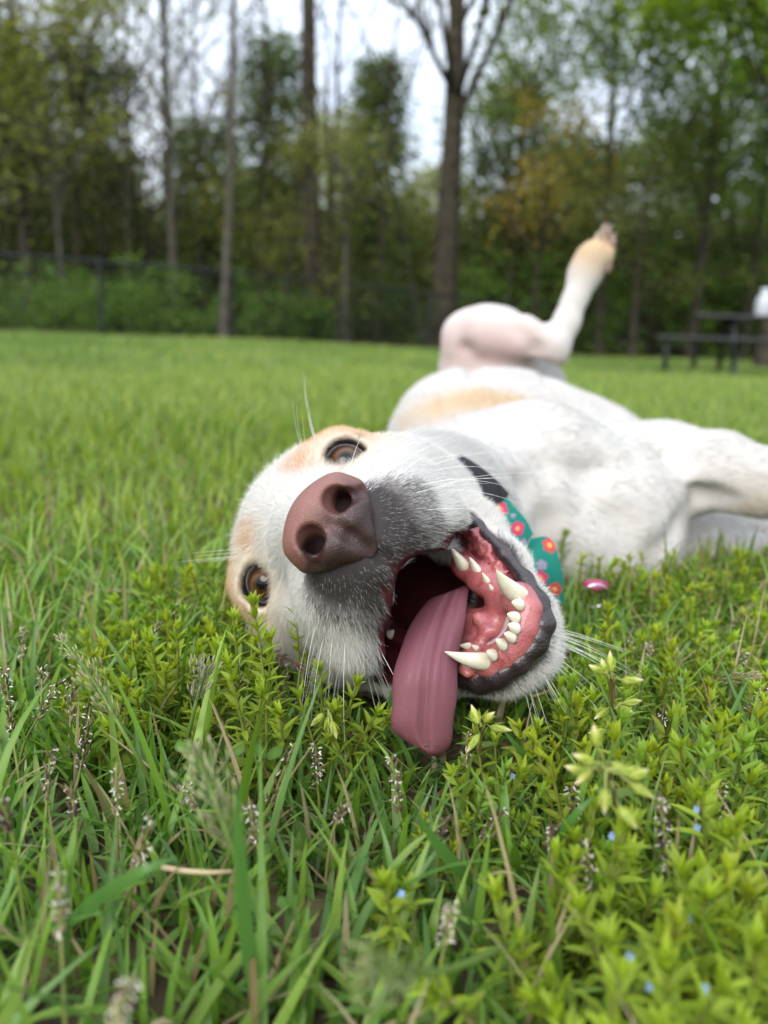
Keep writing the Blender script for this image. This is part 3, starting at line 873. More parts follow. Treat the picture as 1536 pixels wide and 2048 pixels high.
for headish, n in ((True, 330000), (False, 190000)):
    p, nn = fur_roots(n, headish)
    t, q, mix = hair_dir(p, nn)
    dn = np.linalg.norm((q - [0, 3, -12]) / [1.15, 1.0, 1.0], axis=1)
    dll = seg_dist(p, LOWER_LIP) * 1000; dlu = seg_dist(p, UPPER_LIP) * 1000
    e = np.min([np.linalg.norm(p - c, axis=1) for _, c in EYES], 0) * 1000
    ok = np.ones(n, bool)
    if headish:
        cd = carve_dist(p)
        ok &= (cd > np.where((q[:, 0] < -8) & (q[:, 1] > 20), .0055, .0016)) & (e > 14.2) & (dll > 6.2) & (seg_dist(p, GUMLINE) > .0085)
        ok &= ~((dn < 15.5))
        ok &= ~((dlu < 2.0) & (q[:, 2] > -60))
        keep = np.where(dn < 24, .9, 1.0); ok &= rng.random(n) < keep
    p, nn, t, q, mix, dn, dll, dlu, e = [a[ok] for a in (p, nn, t, q, mix, dn, dll, dlu, e)]
    m = len(p)
    rnd = rng.random(m)
    L = 8.0 * (1 - mix) + mix * 6.8
    L = np.where((p[:, 1] > .85) & (p[:, 2] > .16), 3.0, L)
    L = L * np.clip(sstep(12, 58, dn) * .75 + .34, 0, 1)
    L = np.where((dll < 20) & (q[:, 1] > 45), 2.8 + 2.4 * sstep(9, 17, dll), L)
    L = np.where(e < 24, np.minimum(L, 4.0 + .15 * (e - 14)), L)
    L = L * rng.uniform(.65, 1.3, m) * .001
    lift = rng.uniform(.10, .34, m); lift = np.where((dll < 16) & (q[:, 1] > 45), rng.uniform(.35, .75, m), lift)
    if not headish: lift = rng.uniform(.05, .24, m)
    K = 5
    s = np.linspace(0, 1, K)[None, :, None]
    curl = rng.normal(0, .12 if headish else .07, (m, 1, 3))
    pts = p[:, None, :] - nn[:, None, :] * .0004 + L[:, None, None] * (t[:, None, :] * s * .95 + nn[:, None, :] * lift[:, None, None] * (s * 1.1 - .55 * s * s) + curl * s * s)
    tipc = carve_dist(pts[:, -1])
    good = (tipc > -.0035) if headish else (field.sample(pts[:, -1]) > -.003)
    pts, m, mix = pts[good], int(good.sum()), mix[good]; p = p[good]
    base_r = np.where(mix > .5, .000040, .00010) * rng.uniform(.8, 1.25, m)
    if headish: base_r = base_r * (1 + .5 * (1 - sstep(24, 40, dn[good])))
    rad = base_r[:, None] * (1 - .75 * np.linspace(0, 1, K)[None, :] ** 1.5)
    cols = hair_colour(p, rng.random(m)) * rng.uniform(.92, 1.08, (m, 1)) * ((1 + .04 * vnoise(p, 110, 95) * (1 - mix)) * (1 + .30 * mix))[:, None]  # head hairs painted lighter to make up for shade between fine strands
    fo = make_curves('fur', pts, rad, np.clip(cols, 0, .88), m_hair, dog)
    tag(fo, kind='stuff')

# --- whiskers
def whisker(root, d, L, droop, n=9, r0=.00016):
    d = np.asarray(d) / np.linalg.norm(d)
    s = np.linspace(0, 1, n)[:, None]
    return root + d * s * L + np.asarray(droop) * (s ** 2) * L, r0 * (1 - .85 * s[:, 0])
WP, WR = [], []
tri_v = DOGV
OUTER = carve_dist(DOGV) > .004
def snap(p):
    i = np.argmin(((DOGV - p) ** 2).sum(1) + 10.0 * ~OUTER); return DOGV[i], DOGN[i]
def cam_dir(dx, dy, dz): return RT * dx - UP * dy + FWD * dz
for i in range(30):      # right flew, pointing down in the picture
    u, v = rng.random(), rng.random()
    p, nn = snap(H(-24 - 16 * u, 8 + 24 * v, -44 - 34 * u))
    a, r = whisker(p, nn * .6 + HW @ np.array([-.5, .3, -.6]), rng.uniform(.018, .052), cam_dir(.12, .45, .1) * rng.uniform(.5, 1), r0=.00013); WP.append(a); WR.append(r)
for i in range(15):      # left flew
    u, v = rng.random(), rng.random()
    p, nn = snap(H(18 + 12 * u, 2 + 18 * v, -36 - 34 * u))
    a, r = whisker(p, nn * .6 + HW @ np.array([.3, .45, -.5]), rng.uniform(.014, .045), cam_dir(.35, .25, -.05) * rng.uniform(.4, 1), r0=.00012); WP.append(a); WR.append(r)
for i in range(34):      # chin
    u = rng.random()
    p, nn = snap(H(18 - 34 * u, 92 + 8 * rng.random(), -66 - 12 * rng.random()))
    a, r = whisker(p, nn * .7 + cam_dir(.55 - .6 * u, .3 + .5 * u, .1), rng.uniform(.008, .034), cam_dir(.15, .30, 0) * rng.uniform(.2, 1), r0=.00011); WP.append(a); WR.append(r)
for i in range(7):       # brows
    for s in (1, -1):
        p, nn = snap(H((26 + 10 * rng.random()) * s, -46, -86 - 8 * rng.random()))
        a, r = whisker(p, nn * .9 + cam_dir(-.1 if s > 0 else -.8, -.7 if s > 0 else .15, 0), rng.uniform(.018, .038), cam_dir(.15, .02, 0), r0=.00010); WP.append(a); WR.append(r)
for (x, y, z, dx, dy, L) in ((855, 955, .33, .95, -.25, .03), (870, 975, .33, .97, -.1, .035), (880, 1000, .33, .97, .0, .035), (840, 940, .335, .8, -.35, .02)):
    p, nn = snap(P(x, y, z))
    a, r = whisker(p, cam_dir(dx, dy, -.1), L, cam_dir(0, .25, 0), r0=.00011); WP.append(a); WR.append(r)
a, r = whisker(P(697, 943, .335), cam_dir(.28, -.95, -.05), .0165, cam_dir(.05, .03, 0), r0=.00018); WP.append(a); WR.append(r)
m_wh = simple_mat('whisker_hair', (.62, .61, .57), .35, .5)
tag(make_curves('whiskers', np.array(WP), np.array(WR), np.tile([.62, .61, .57], (len(WP), 1)), m_wh, dog), kind='stuff')

# --- collar
def ribbon(name, path, parent, mat, colf=None, n=90, m=24, thick=.0016):
    """path: (centre, half-width vector) control points"""
    K = np.array([np.concatenate([c, w]) for c, w in path])
    S = catmull(K, n)
    V = []
    nrm = []
    for i in range(n + 1):
        c, w = S[i, :3], S[i, 3:]
        tg = S[min(i + 1, n), :3] - S[max(i - 1, 0), :3]
        nr = np.cross(tg, w); nr /= np.linalg.norm(nr) + 1e-9
        if nr @ (ORG - c) < 0: nr = -nr
        for j in range(m + 1):
            v = j / m * 2 - 1
            V.append(c + w * v); nrm.append(nr)
    V = np.array(V); nrm = np.array(nrm)
    for _ in range(6):
        d = field.sample(V); push = np.clip(.0035 - d, 0, .004)
        V = V + nrm * push[:, None]
    top = V + nrm * thick * .5; bot = V - nrm * thick * .5
    N = len(V); g = lambda i, j: i * (m + 1) + j
    F = []
    for i in range(n):
        for j in range(m):
            F.append((g(i, j), g(i + 1, j), g(i + 1, j + 1), g(i, j + 1)))
            F.append((N + g(i, j), N + g(i, j + 1), N + g(i + 1, j + 1), N + g(i + 1, j)))
        F.append((g(i, 0), N + g(i, 0), N + g(i + 1, 0), g(i + 1, 0)))
        F.append((g(i, m), g(i + 1, m), N + g(i + 1, m), N + g(i, m)))
    cols = None
    if colf:
        L = np.concatenate([[0], np.cumsum(np.linalg.norm(np.diff(S[:, :3], axis=0), axis=1))])
        uu = np.repeat(L, m + 1) * 1000
        vv = np.tile(np.linspace(-1, 1, m + 1), n + 1) * np.repeat(np.linalg.norm(S[:, 3:], axis=1), m + 1) * 1000
        cc = colf(uu, vv); cols = np.concatenate([cc, cc])
    return link(name, make_mesh(name, np.concatenate([top, bot]), F, mat, cols=cols), parent)

def flower_print(uu, vv, flowers):
    c = np.tile(np.array([.007, .145, .11]), (len(uu), 1))
    c = c * (1 + .10 * np.sin(uu * 2.1) * np.sin(vv * 2.7))[:, None]
    for (fu, fv, r, col, cen) in flowers:
        r = r * .85
        du, dv = uu - fu, vv - fv
        rr = np.hypot(du, dv); an = np.arctan2(dv, du)
        edge = r * (.90 + .10 * np.cos(5 * an + fu))
        c = lerp(c, col, 1 - sstep(-.3, .3, rr - edge))
        c = lerp(c, cen, 1 - sstep(-.3, .3, rr - r * .30))
    return c
PINK, CORAL, YEL, LIL = [.45, .03, .11], [.40, .05, .05], [.50, .30, .06], [.22, .19, .28]
m_print = attr_mat('printed_webbing', .75, .2, bump=.3, bscale=1500)
m_black = simple_mat('black_webbing', (.012, .012, .014), .7, .3, bump=.3, bscale=1500)
collar = empty('dog_collar', P(1040, 1080, .47))
tag(collar, 'green dog collar with pink flower print, loose round the white neck', 'collar')
pxw = lambda dx, dy, z: (RT * dx - UP * dy) / 1536 * z
ribbon('lining', [(P(925, 958, .466), pxw(18, -24, .485)), (P(965, 983, .458), pxw(22, -26, .47)), (P(1000, 1008, .455), pxw(18, -20, .46))], collar, m_black, n=40)
ribbon('strap', [(P(985, 998, .458), pxw(20, -14, .45)), (P(1003, 1030, .452), pxw(26, -16, .45)), (P(1030, 1062, .447), pxw(22, -22, .45)), (P(1052, 1090, .445), pxw(14, -22, .45))], collar, m_print,
       lambda u, v: flower_print(u, v, [(9, 1, 5.6, PINK, YEL), (25, 2, 5.2, PINK, YEL), (2, -5, 2.4, YEL, YEL), (17, -5, 2.6, CORAL, YEL), (33, 0, 2.4, LIL, LIL), (17, 5, 2.0, LIL, LIL)]))
ribbon('strap', [(P(1052, 1100, .436), pxw(12, -22, .43)), (P(1078, 1092, .428), pxw(22, -14, .43)), (P(1088, 1120, .424), pxw(29, -3, .43)), (P(1096, 1160, .424), pxw(29, -2, .43)), (P(1101, 1205, .428), pxw(27, 0, .43))], collar, m_print,
       lambda u, v: flower_print(u, v, [(13, 5, 4.6, CORAL, YEL), (22, -2, 3.6, LIL, LIL), (29, -4, 5.0, PINK, YEL), (36, 3, 5.0, CORAL, YEL), (5, -3, 2, YEL, YEL)]))
ribbon('lining', [(P(1060, 1108, .440), pxw(14, -6, .44)), (P(1068, 1150, .436), pxw(20, -2, .44)), (P(1075, 1200, .438), pxw(20, 0, .44))], collar, m_black, n=30)
# tag and split ring under the collar
m_pink = simple_mat('pink_enamel', (.33, .008, .10), .25, .5, coat=.6)
m_steel, nt_, b_, n_, l_ = mat_new('steel'); b_.inputs['Metallic'].default_value = 1; b_.inputs['Base Color'].default_value = (.6, .6, .62, 1); b_.inputs['Roughness'].default_value = .25
V, F = [], []
for k in range(2):
    for j in range(24):
        a = 2 * math.pi * j / 24
        r = .0066 * (1 + .25 * abs(math.cos(a)))
        V.append(P(1192, 1169, .50) + RT * r * math.cos(a) + UP * r * .42 * math.sin(a) + FWD * (r * math.sin(a) * .8 + (k - .5) * .002))
for j in range(24):
    F.append((j, (j + 1) % 24, 24 + (j + 1) % 24, 24 + j))
me = make_mesh('tag', V + [P(1192, 1169, .499), P(1192, 1169, .501)], [np.array(F), np.array([(48, (j + 1) % 24, j) for j in range(24)] + [(49, 24 + j, 24 + (j + 1) % 24) for j in range(24)])], m_pink)
link('tag', me, collar)
def torus(name, c, ax, R, r, mat, parent):
    ax = np.asarray(ax) / np.linalg.norm(ax); x = np.cross(ax, [.3, .2, 1]); x /= np.linalg.norm(x); y = np.cross(ax, x)
    V, F = [], []
    for i in range(28):
        a = 2 * math.pi * i / 28; e_ = x * math.cos(a) + y * math.sin(a)
        for j in range(8):
            b2 = 2 * math.pi * j / 8
            V.append(c + e_ * (R + r * math.cos(b2)) + ax * r * math.sin(b2))
            F.append((i * 8 + j, i * 8 + (j + 1) % 8, ((i + 1) % 28) * 8 + (j + 1) % 8, ((i + 1) % 28) * 8 + j))
    return link(name, make_mesh(name, V, F, mat), parent)
torus('split_ring', P(1190, 1192, .495), FWD + UP * .5, .0085, .0008, m_steel, collar)

# claws of the raised paw
m_claw = simple_mat('claw_horn', (.26, .20, .16), .4, .4)
for dx, dy, dz in TOES:
    a = P(1208 + dx * .8, 472 + dy, .970 + dz); b2 = P(1214 + dx * .75, 455 + dy, .966 + dz); b3 = P(1221 + dx * .7, 450 + dy, .962 + dz)
    V, F = [], []; tube(V, F, [a, b2, b3], np.array([.0042, .003, .0008]), 7); link('claw', make_mesh('claw', V, F, m_claw), dog)

# pads on the sole of the raised paw
m_pad = simple_mat('paw_pad_skin', (.27, .18, .15), .7, .2, bump=.5, bscale=500)
for (x, y, z, r_) in ((1224, 486, .975, 11), (1219, 512, .978, 11), (1213, 534, .980, 14), (1216, 466, .968, 8)):
    V, F = [], []
    c_ = P(x, y, z); rr = r_ / 1536 * z
    for i in range(7):
        t = math.pi * i / 6
        for j in range(10):
            a = 2 * math.pi * j / 10; V.append(c_ + rr * np.array([.75 * math.sin(t) * math.cos(a), math.sin(t) * math.sin(a), 1.1 * math.cos(t)]))
    for i in range(6):
        for j in range(10): F.append((i * 10 + j, i * 10 + (j + 1) % 10, (i + 1) * 10 + (j + 1) % 10, (i + 1) * 10 + j))
    link('paw_pad', make_mesh('paw_pad', V, F, m_pad), dog)
# ------------------------------------------------------------------ ground
FN0 = np.array([-5.24, 14.3]); FDIR = np.array([2.05, 1.55]); FSTEP = FDIR.copy(); FDIR = FDIR / np.linalg.norm(FDIR)
FNRM = np.array([-FDIR[1], FDIR[0]])
def fence_side(x, y): return (np.asarray(x) - FN0[0]) * FNRM[0] + (np.asarray(y) - FN0[1]) * FNRM[1]

def var_axis(lo, hi, c0, c1, fine, grow, coarse):
    a = list(np.arange(c0, c1, fine)); s = fine; x = c0; L = []
    while x > lo: s = min(s * grow, coarse); x -= s; L.append(x)
    s = fine; x = a[-1]
    while x < hi: s = min(s * grow, coarse); x += s; a.append(x)
    return np.array(L[::-1] + a)
gx = var_axis(-300, 300, -.5, .7, .012, 1.10, 20); gy = var_axis(-60, 400, .0, 1.3, .012, 1.10, 20)
GX, GY = np.meshgrid(gx, gy, indexing='ij')
fp = np.stack([GX.ravel(), GY.ravel(), np.zeros(GX.size)], 1)
near = 1 - sstep(1.2, 2.0, np.hypot(GX, GY))
GZ = ground_z(GX, GY) + near * .004 * vnoise(fp, 90, 61).reshape(GX.shape)
nx, ny = GX.shape
ii, jj = np.meshgrid(np.arange(nx - 1), np.arange(ny - 1), indexing='ij')
gF = np.stack([ii * ny + jj, (ii + 1) * ny + jj, (ii + 1) * ny + jj + 1, ii * ny + jj + 1], -1).reshape(-1, 4)
fs = fence_side(GX, GY).ravel()
lit = sstep(-2.8, -1.8, fs + .5 * vnoise(fp, .8, 62)) * sstep(-2, 1, GX.ravel()) + sstep(-.3, .5, fs) * (1 - sstep(-2, 1, GX.ravel()))
m_gr, nt_, b_, n_, l_ = mat_new('lawn_soil')
tc_ = n_.new('ShaderNodeTexCoord')
nz1 = n_.new('ShaderNodeTexNoise'); nz1.inputs['Scale'].default_value = 45; nz1.inputs['Detail'].default_value = 6; l_.new(tc_.outputs['Object'], nz1.inputs['Vector'])
r1 = n_.new('ShaderNodeValToRGB'); c_ = r1.color_ramp
c_.elements[0].position = .3; c_.elements[0].color = (.030, .022, .014, 1); c_.elements[1].position = .72; c_.elements[1].color = (.15, .115, .06, 1)
e_ = c_.elements.new(.5); e_.color = (.07, .052, .03, 1)
l_.new(nz1.outputs['Fac'], r1.inputs['Fac'])
at_ = n_.new('ShaderNodeAttribute'); at_.attribute_name = 'litter'
fa_ = n_.new('ShaderNodeAttribute'); fa_.attribute_name = 'sward'
mx0 = n_.new('ShaderNodeMix'); mx0.data_type = 'RGBA'; l_.new(fa_.outputs['Fac'], mx0.inputs['Factor']); l_.new(r1.outputs['Color'], mx0.inputs['A']); mx0.inputs['B'].default_value = (.055, .10, .022, 1)
nz2 = n_.new('ShaderNodeTexNoise'); nz2.inputs['Scale'].default_value = 1.6; nz2.inputs['Detail'].default_value = 8; l_.new(tc_.outputs['Object'], nz2.inputs['Vector'])
r2 = n_.new('ShaderNodeValToRGB'); r2.color_ramp.elements[0].color = (.045, .035, .022, 1); r2.color_ramp.elements[1].color = (.15, .10, .065, 1); l_.new(nz2.outputs['Fac'], r2.inputs['Fac'])
mx1 = n_.new('ShaderNodeMix'); mx1.data_type = 'RGBA'; l_.new(at_.outputs['Fac'], mx1.inputs['Factor']); l_.new(mx0.outputs['Result'], mx1.inputs['A']); l_.new(r2.outputs['Color'], mx1.inputs['B'])
l_.new(mx1.outputs['Result'], b_.inputs['Base Color']); b_.inputs['Roughness'].default_value = .95; b_.inputs['Specular IOR Level'].default_value = .1
bp_ = n_.new('ShaderNodeBump'); bp_.inputs['Strength'].default_value = .8; bp_.inputs['Distance'].default_value = .006; l_.new(nz1.outputs['Fac'], bp_.inputs['Height']); l_.new(bp_.outputs['Normal'], b_.inputs['Normal'])
ground = link('ground', make_mesh('ground', np.stack([GX.ravel(), GY.ravel(), GZ.ravel()], 1), gF, m_gr, extra={'litter': np.clip(lit, 0, 1), 'sward': sstep(.8, 2.2, np.hypot(GX, GY).ravel())}))
tag(ground, kind='structure')

# ------------------------------------------------------------------ leaf and bark materials
def leaf_mat(name, trans=.4, rough=.5, spec=.3):
    m, nt, b, n, l = mat_new(name)
    a = n.new('ShaderNodeAttribute'); a.attribute_name = 'col'
    l.new(a.outputs['Color'], b.inputs['Base Color'])
    b.inputs['Roughness'].default_value = rough; b.inputs['Specular IOR Level'].default_value = spec
    tr = n.new('ShaderNodeBsdfTranslucent')
    hs_ = n.new('ShaderNodeHueSaturation'); hs_.inputs['Saturation'].default_value = 1.1; hs_.inputs['Value'].default_value = 1.5
    l.new(a.outputs['Color'], hs_.inputs['Color']); l.new(hs_.outputs['Color'], tr.inputs['Color'])
    mx = n.new('ShaderNodeMixShader'); mx.inputs[0].default_value = trans
    l.new(b.outputs['BSDF'], mx.inputs[1]); l.new(tr.outputs['BSDF'], mx.inputs[2])
    l.new(mx.outputs['Shader'], n['Material Output'].inputs['Surface'])
    return m
m_leaf = leaf_mat('tree_leaf', .45)
m_blade = leaf_mat('grass_blade', .35, .42, .35)
m_weed = leaf_mat('weed_leaf', .40, .5, .25)
def bark(name, a, b): return simple_mat(name, a, .9, .1, noise=(b, 6), bump=.6, bscale=14)
m_bark = bark('dark_bark', (.028, .023, .017), (.065, .055, .04))
m_bark_pale = bark('grey_bark', (.050, .045, .036), (.095, .086, .07))

# ------------------------------------------------------------------ trees
def leaf_cloud(cen, n_each, spread, size, pal, r):
    """leaf-sized rhombs in clumps round the given centres"""
    cen = np.asarray(cen); k = len(cen)
    c = np.repeat(cen, n_each, 0) + r.normal(size=(k * n_each, 3)) * spread * np.array([1, 1, .7])
    N = len(c)
    a = unit(r.normal(size=(N, 3)) * [1, 1, .55]); b = unit(np.cross(a, r.normal(size=(N, 3))))
    s = size * r.uniform(.55, 1.3, N)[:, None]
    V = np.stack([c - a * s, c + b * s * .5, c + a * s, c - b * s * .5], 1).reshape(-1, 3)
    F = np.arange(4 * N).reshape(-1, 4)
    pal = np.asarray(pal)
    clump = np.repeat(r.random(k), n_each)
    t = np.clip(clump * .7 + r.random(N) * .45 - .08, 0, .999) * (len(pal) - 1)
    i0 = t.astype(int); col = pal[i0] + (pal[np.minimum(i0 + 1, len(pal) - 1)] - pal[i0]) * (t - i0)[:, None]
    col = col * r.uniform(.75, 1.25, (N, 1))
    return V, F, np.repeat(col, 4, 0)

OLIVE = [[0.093, 0.103, 0.024], [0.177, 0.199, 0.041], [0.312, 0.323, 0.062]]
FRESH = [[0.066, 0.123, 0.02], [0.141, 0.239, 0.036], [0.281, 0.38, 0.058]]
LIME = [[0.105, 0.171, 0.021], [0.223, 0.327, 0.037], [0.372, 0.461, 0.059]]
DARK = [[0.043, 0.068, 0.022], [0.091, 0.128, 0.036], [0.181, 0.237, 0.061]]
GOLD = [[0.228, 0.176, 0.037], [0.414, 0.311, 0.062], [0.6, 0.456, 0.103]]

def tree(name, label, px, depth, height, r0, top_px=None, fork=.4, spread=2.0, pal=OLIVE, leaves=2500, leaf=.06, clump=.28, crown_lo=.35, barkm=None, seed=0, limbs=9, twigs=4, droop=0., group=None, cat='tree'):
    r = np.random.default_rng(seed + 100)
    X = (px - 768) / 1536 * depth; Y = depth * math.cos(PITCH)
    base = np.array([X, Y, float(ground_z(X, Y)) - .05])
    lean = 0 if top_px is None else ((top_px - px) / 1536 * depth) / max(height, 1)
    t = np.linspace(0, 1, 12)
    wob = np.cumsum(r.normal(0, .03, (12, 2)), 0) * height * .10
    ex = np.array([lean * height, 0])
    tp = np.stack([base[0] + ex[0] * t + wob[:, 0] * t, base[1] + wob[:, 1] * t, base[2] + height * t], 1)
    tr = r0 * (1 - .82 * t ** 1.1) * (1 + .5 * np.exp(-t * 30))
    V, F = [], []
    tube(V, F, tp, tr, 9)
    ends = []
    V2, F2 = [], []
    for i in range(limbs):
        u = r.uniform(max(crown_lo, fork), .97) if i > 2 else fork + .05 * i
        k = u * 11; i0 = min(int(k), 10); p0 = tp[i0] + (tp[i0 + 1] - tp[i0]) * (k - i0)
        az = r.uniform(0, 6.28); L = spread * (1.15 - .6 * u) * r.uniform(.7, 1.25)
        d = np.array([math.cos(az), math.sin(az), r.uniform(.35, 1.3) - droop])
        q = np.linspace(0, 1, 6)[:, None]
        lp = p0 + d * q * L + np.array([0, 0, .25 - droop]) * q ** 2 * L + np.cumsum(r.normal(0, .05, (6, 3)), 0) * L * q
        rl = max(r0 * .38 * (1.1 - u), .028)
        tube(V2, F2, lp, rl * (1 - .75 * q[:, 0]), 5)
        for j in range(twigs):
            w = r.uniform(.3, 1); kk = w * 5; j0 = min(int(kk), 4); s0 = lp[j0] + (lp[j0 + 1] - lp[j0]) * (kk - j0)
            d2 = unit((d + r.normal(0, .8, 3))[None])[0]; d2[2] += .25 - droop
            L2 = L * r.uniform(.3, .6)
            sp = s0 + d2 * np.linspace(0, 1, 4)[:, None] * L2 + np.array([0, 0, -.15 * droop]) * np.linspace(0, 1, 4)[:, None] ** 2
            tube(V2, F2, sp, max(rl * .5, .015) * np.array([1, .75, .5, .25]), 3)
            ends += [sp[1], sp[2], sp[3]]
            for m in range(2):
                d3 = unit((d2 + r.normal(0, .7, 3))[None])[0]; L3 = L2 * r.uniform(.3, .6); q3 = sp[r.integers(1, 4)]
                s3 = q3 + d3 * np.linspace(0, 1, 3)[:, None] * L3
                tube(V2, F2, s3, .010 * np.array([1, .8, .5]), 3); ends += [s3[1], s3[2]]
        ends.append(lp[-1])
    bm_ = barkm or m_bark
    root = empty(name, base); tag(root, label, cat, group)
    link('trunk', make_mesh('trunk', V, F, bm_), root)
    link('limbs', make_mesh('limbs', V2, F2, bm_), root)
    ends = np.array(ends)
    if leaves:
        ne = max(1, leaves // len(ends))
        lv, lf_, lc = leaf_cloud(ends, ne, clump, leaf, pal, r)
        tag(link('crown', make_mesh('crown', lv, lf_, m_leaf, smooth=False, cols=lc), root), kind='stuff')
    return root

def evergreen(label, px, depth, top_y, half_px, seed, pal=DARK, n=5200, lo=.08, name='evergreen_tree', shape=.8):
    r = np.random.default_rng(seed + 500)
    X = (px - 768) / 1536 * depth; Y = depth * math.cos(PITCH)
    base = np.array([X, Y, float(ground_z(X, Y)) - .05])
    top = CAM_H + (672 + (px - 768) * .035 - top_y) / 1536 * depth; Hh = top - base[2]; R = half_px * 1.15 / 1536 * depth
    root = empty(name, base); tag(root, label, 'tree', 'dark evergreens in the wood')
    V, F = [], []
    t = np.linspace(0, 1, 8)
    tube(V, F, base + np.stack([.05 * np.sin(t * 5), 0 * t, t * Hh * .95], 1), .12 * (1 - .8 * t), 7)
    link('trunk', make_mesh('trunk', V, F, m_bark), root)
    n = int(n * 1.5); k = n // 26
    h = r.random(k) ** .8 * (1 - lo) + lo
    rad = R * (1 - h ** 2.2 * shape) * np.sqrt(r.random(k)) * r.uniform(.8, 1.25, k)
    az = r.random(k) * 6.28
    cen = base + np.stack([np.cos(az) * rad, np.sin(az) * rad, h * Hh], 1)
    lv, lf_, lc = leaf_cloud(cen, 26, R * .20, .10, pal, r)
    tag(link('crown', make_mesh('crown', lv, lf_, m_leaf, smooth=False, cols=lc), root), kind='stuff')
    return root

TB = 'bare-limbed trees along the wood edge'
tree('oak_tree', 'stout dark forked trunk, widest in the wood, standing behind the raised paw', 868, 21.5, 15, .36, 862, fork=.37, spread=4.2, pal=[[.10, .095, .025], [.17, .15, .04], [.22, .20, .06]], leaves=2600, leaf=.06, clump=.35, seed=1, limbs=15, twigs=5)
tree('tall_tree', 'straight dark trunk leaning slightly left, second thickest, left of the forked one', 622, 21, 16, .27, 585, fork=.55, spread=2.6, leaves=900, seed=2, limbs=9, group=TB)
tree('slender_tree', 'slim grey trunk leaning right as it rises behind the fence post', 450, 16.2, 13, .085, 515, fork=.5, spread=2.8, leaves=700, barkm=m_bark_pale, seed=3, limbs=12, twigs=5, group=TB)
tree('slender_tree', 'very thin bare tree between the two dark straight trunks', 650, 23, 14, .08, 660, fork=.45, spread=3.0, leaves=300, seed=4, limbs=8, group=TB)
tree('slender_tree', 'pale twiggy tree with fine bare branches against the open sky', 362, 18, 10, .10, 335, fork=.35, spread=3.2, leaves=500, pal=FRESH, barkm=m_bark_pale, seed=5, limbs=20, twigs=6, group=TB)
tree('slender_tree', 'thin bare tree fanning out in the middle of the sky gap', 270, 24, 13, .09, 290, fork=.4, spread=3.4, leaves=300, barkm=m_bark_pale, seed=6, limbs=18, twigs=6, group=TB)
tree('leafy_tree', 'olive-leaved tree filling the top left corner', 85, 17.5, 9, .14, 90, fork=.25, spread=2.6, pal=OLIVE, leaves=8000, leaf=.08, clump=.4, seed=7, limbs=16, twigs=5)
tree('leafy_tree', 'pale trunk at the far left edge with thin olive foliage', 15, 16, 8, .15, 5, fork=.3, spread=2.2, pal=OLIVE, leaves=5000, leaf=.07, barkm=m_bark_pale, seed=8, limbs=14)
tree('sapling', 'thin grey sapling just behind the fence near its left post', 150, 16.5, 5.5, .06, 140, fork=.4, spread=1.3, pal=OLIVE, leaves=1100, barkm=m_bark_pale, seed=9, limbs=9)
tree('sapling', 'pale thin sapling standing beside the middle fence post', 682, 19, 4.5, .10, 676, fork=.6, spread=1.4, pal=OLIVE, leaves=900, barkm=m_bark_pale, seed=10, limbs=8)
tree('leafy_tree', 'bright lime tree overhanging the top right corner', 1480, 14.5, 9, .12, 1490, fork=.30, spread=3.6, pal=LIME, leaves=15000, leaf=.10, clump=.36, seed=11, limbs=22, twigs=5)
tree('leafy_tree', 'fresh green tree filling the sky right of the forked trunk', 1165, 23, 12, .14, 1150, fork=.26, spread=4.0, pal=[[.10, .15, .035], [.17, .235, .055], [.25, .31, .09]], leaves=14000, leaf=.10, clump=.42, seed=12, limbs=24, twigs=5)
tree('leafy_tree', 'green tree with a lacy crown above the picnic table', 1340, 20.5, 11, .13, 1330, fork=.26, spread=3.4, pal=[[.08, .13, .02], [.15, .22, .03], [.24, .32, .05]], leaves=14000, leaf=.10, clump=.40, seed=13, limbs=22, twigs=5)
tree('small_tree', 'small golden-leaved tree beside the forked trunk', 1035, 21.5, 5.2, .07, 1045, fork=.42, spread=1.8, pal=GOLD, leaves=2400, leaf=.06, clump=.28, seed=14, limbs=14, twigs=4)
tree('small_tree', 'yellow-green understorey tree with drooping boughs right of the slim grey trunk', 560, 18.5, 4.6, .06, 600, fork=.45, spread=2.6, pal=[[.08, .085, .015], [.14, .145, .025], [.20, .20, .035]], leaves=2100, leaf=.06, clump=.22, seed=15, limbs=12, twigs=4, droop=.55)
tree('small_tree', 'light green understorey tree behind the raised leg', 1230, 19, 4.8, .07, 1215, fork=.3, spread=2.2, pal=[[.07, .09, .02], [.12, .145, .03], [.19, .21, .045]], leaves=3000, leaf=.06, clump=.26, seed=16, limbs=14, twigs=4, droop=.3)
tree('leafy_tree', 'slender green tree behind the lime one at the right edge', 1440, 22, 8, .09, 1440, fork=.28, spread=2.6, pal=FRESH, leaves=7000, leaf=.08, clump=.36, seed=17, limbs=16)
tree('small_tree', 'pale green small tree between the twiggy tree and the dark round evergreen', 300, 20, 4.8, .06, 330, fork=.3, spread=1.8, pal=[[.07, .08, .02], [.12, .13, .03], [.17, .18, .04]], leaves=1900, leaf=.055, clump=.26, seed=18, limbs=12)
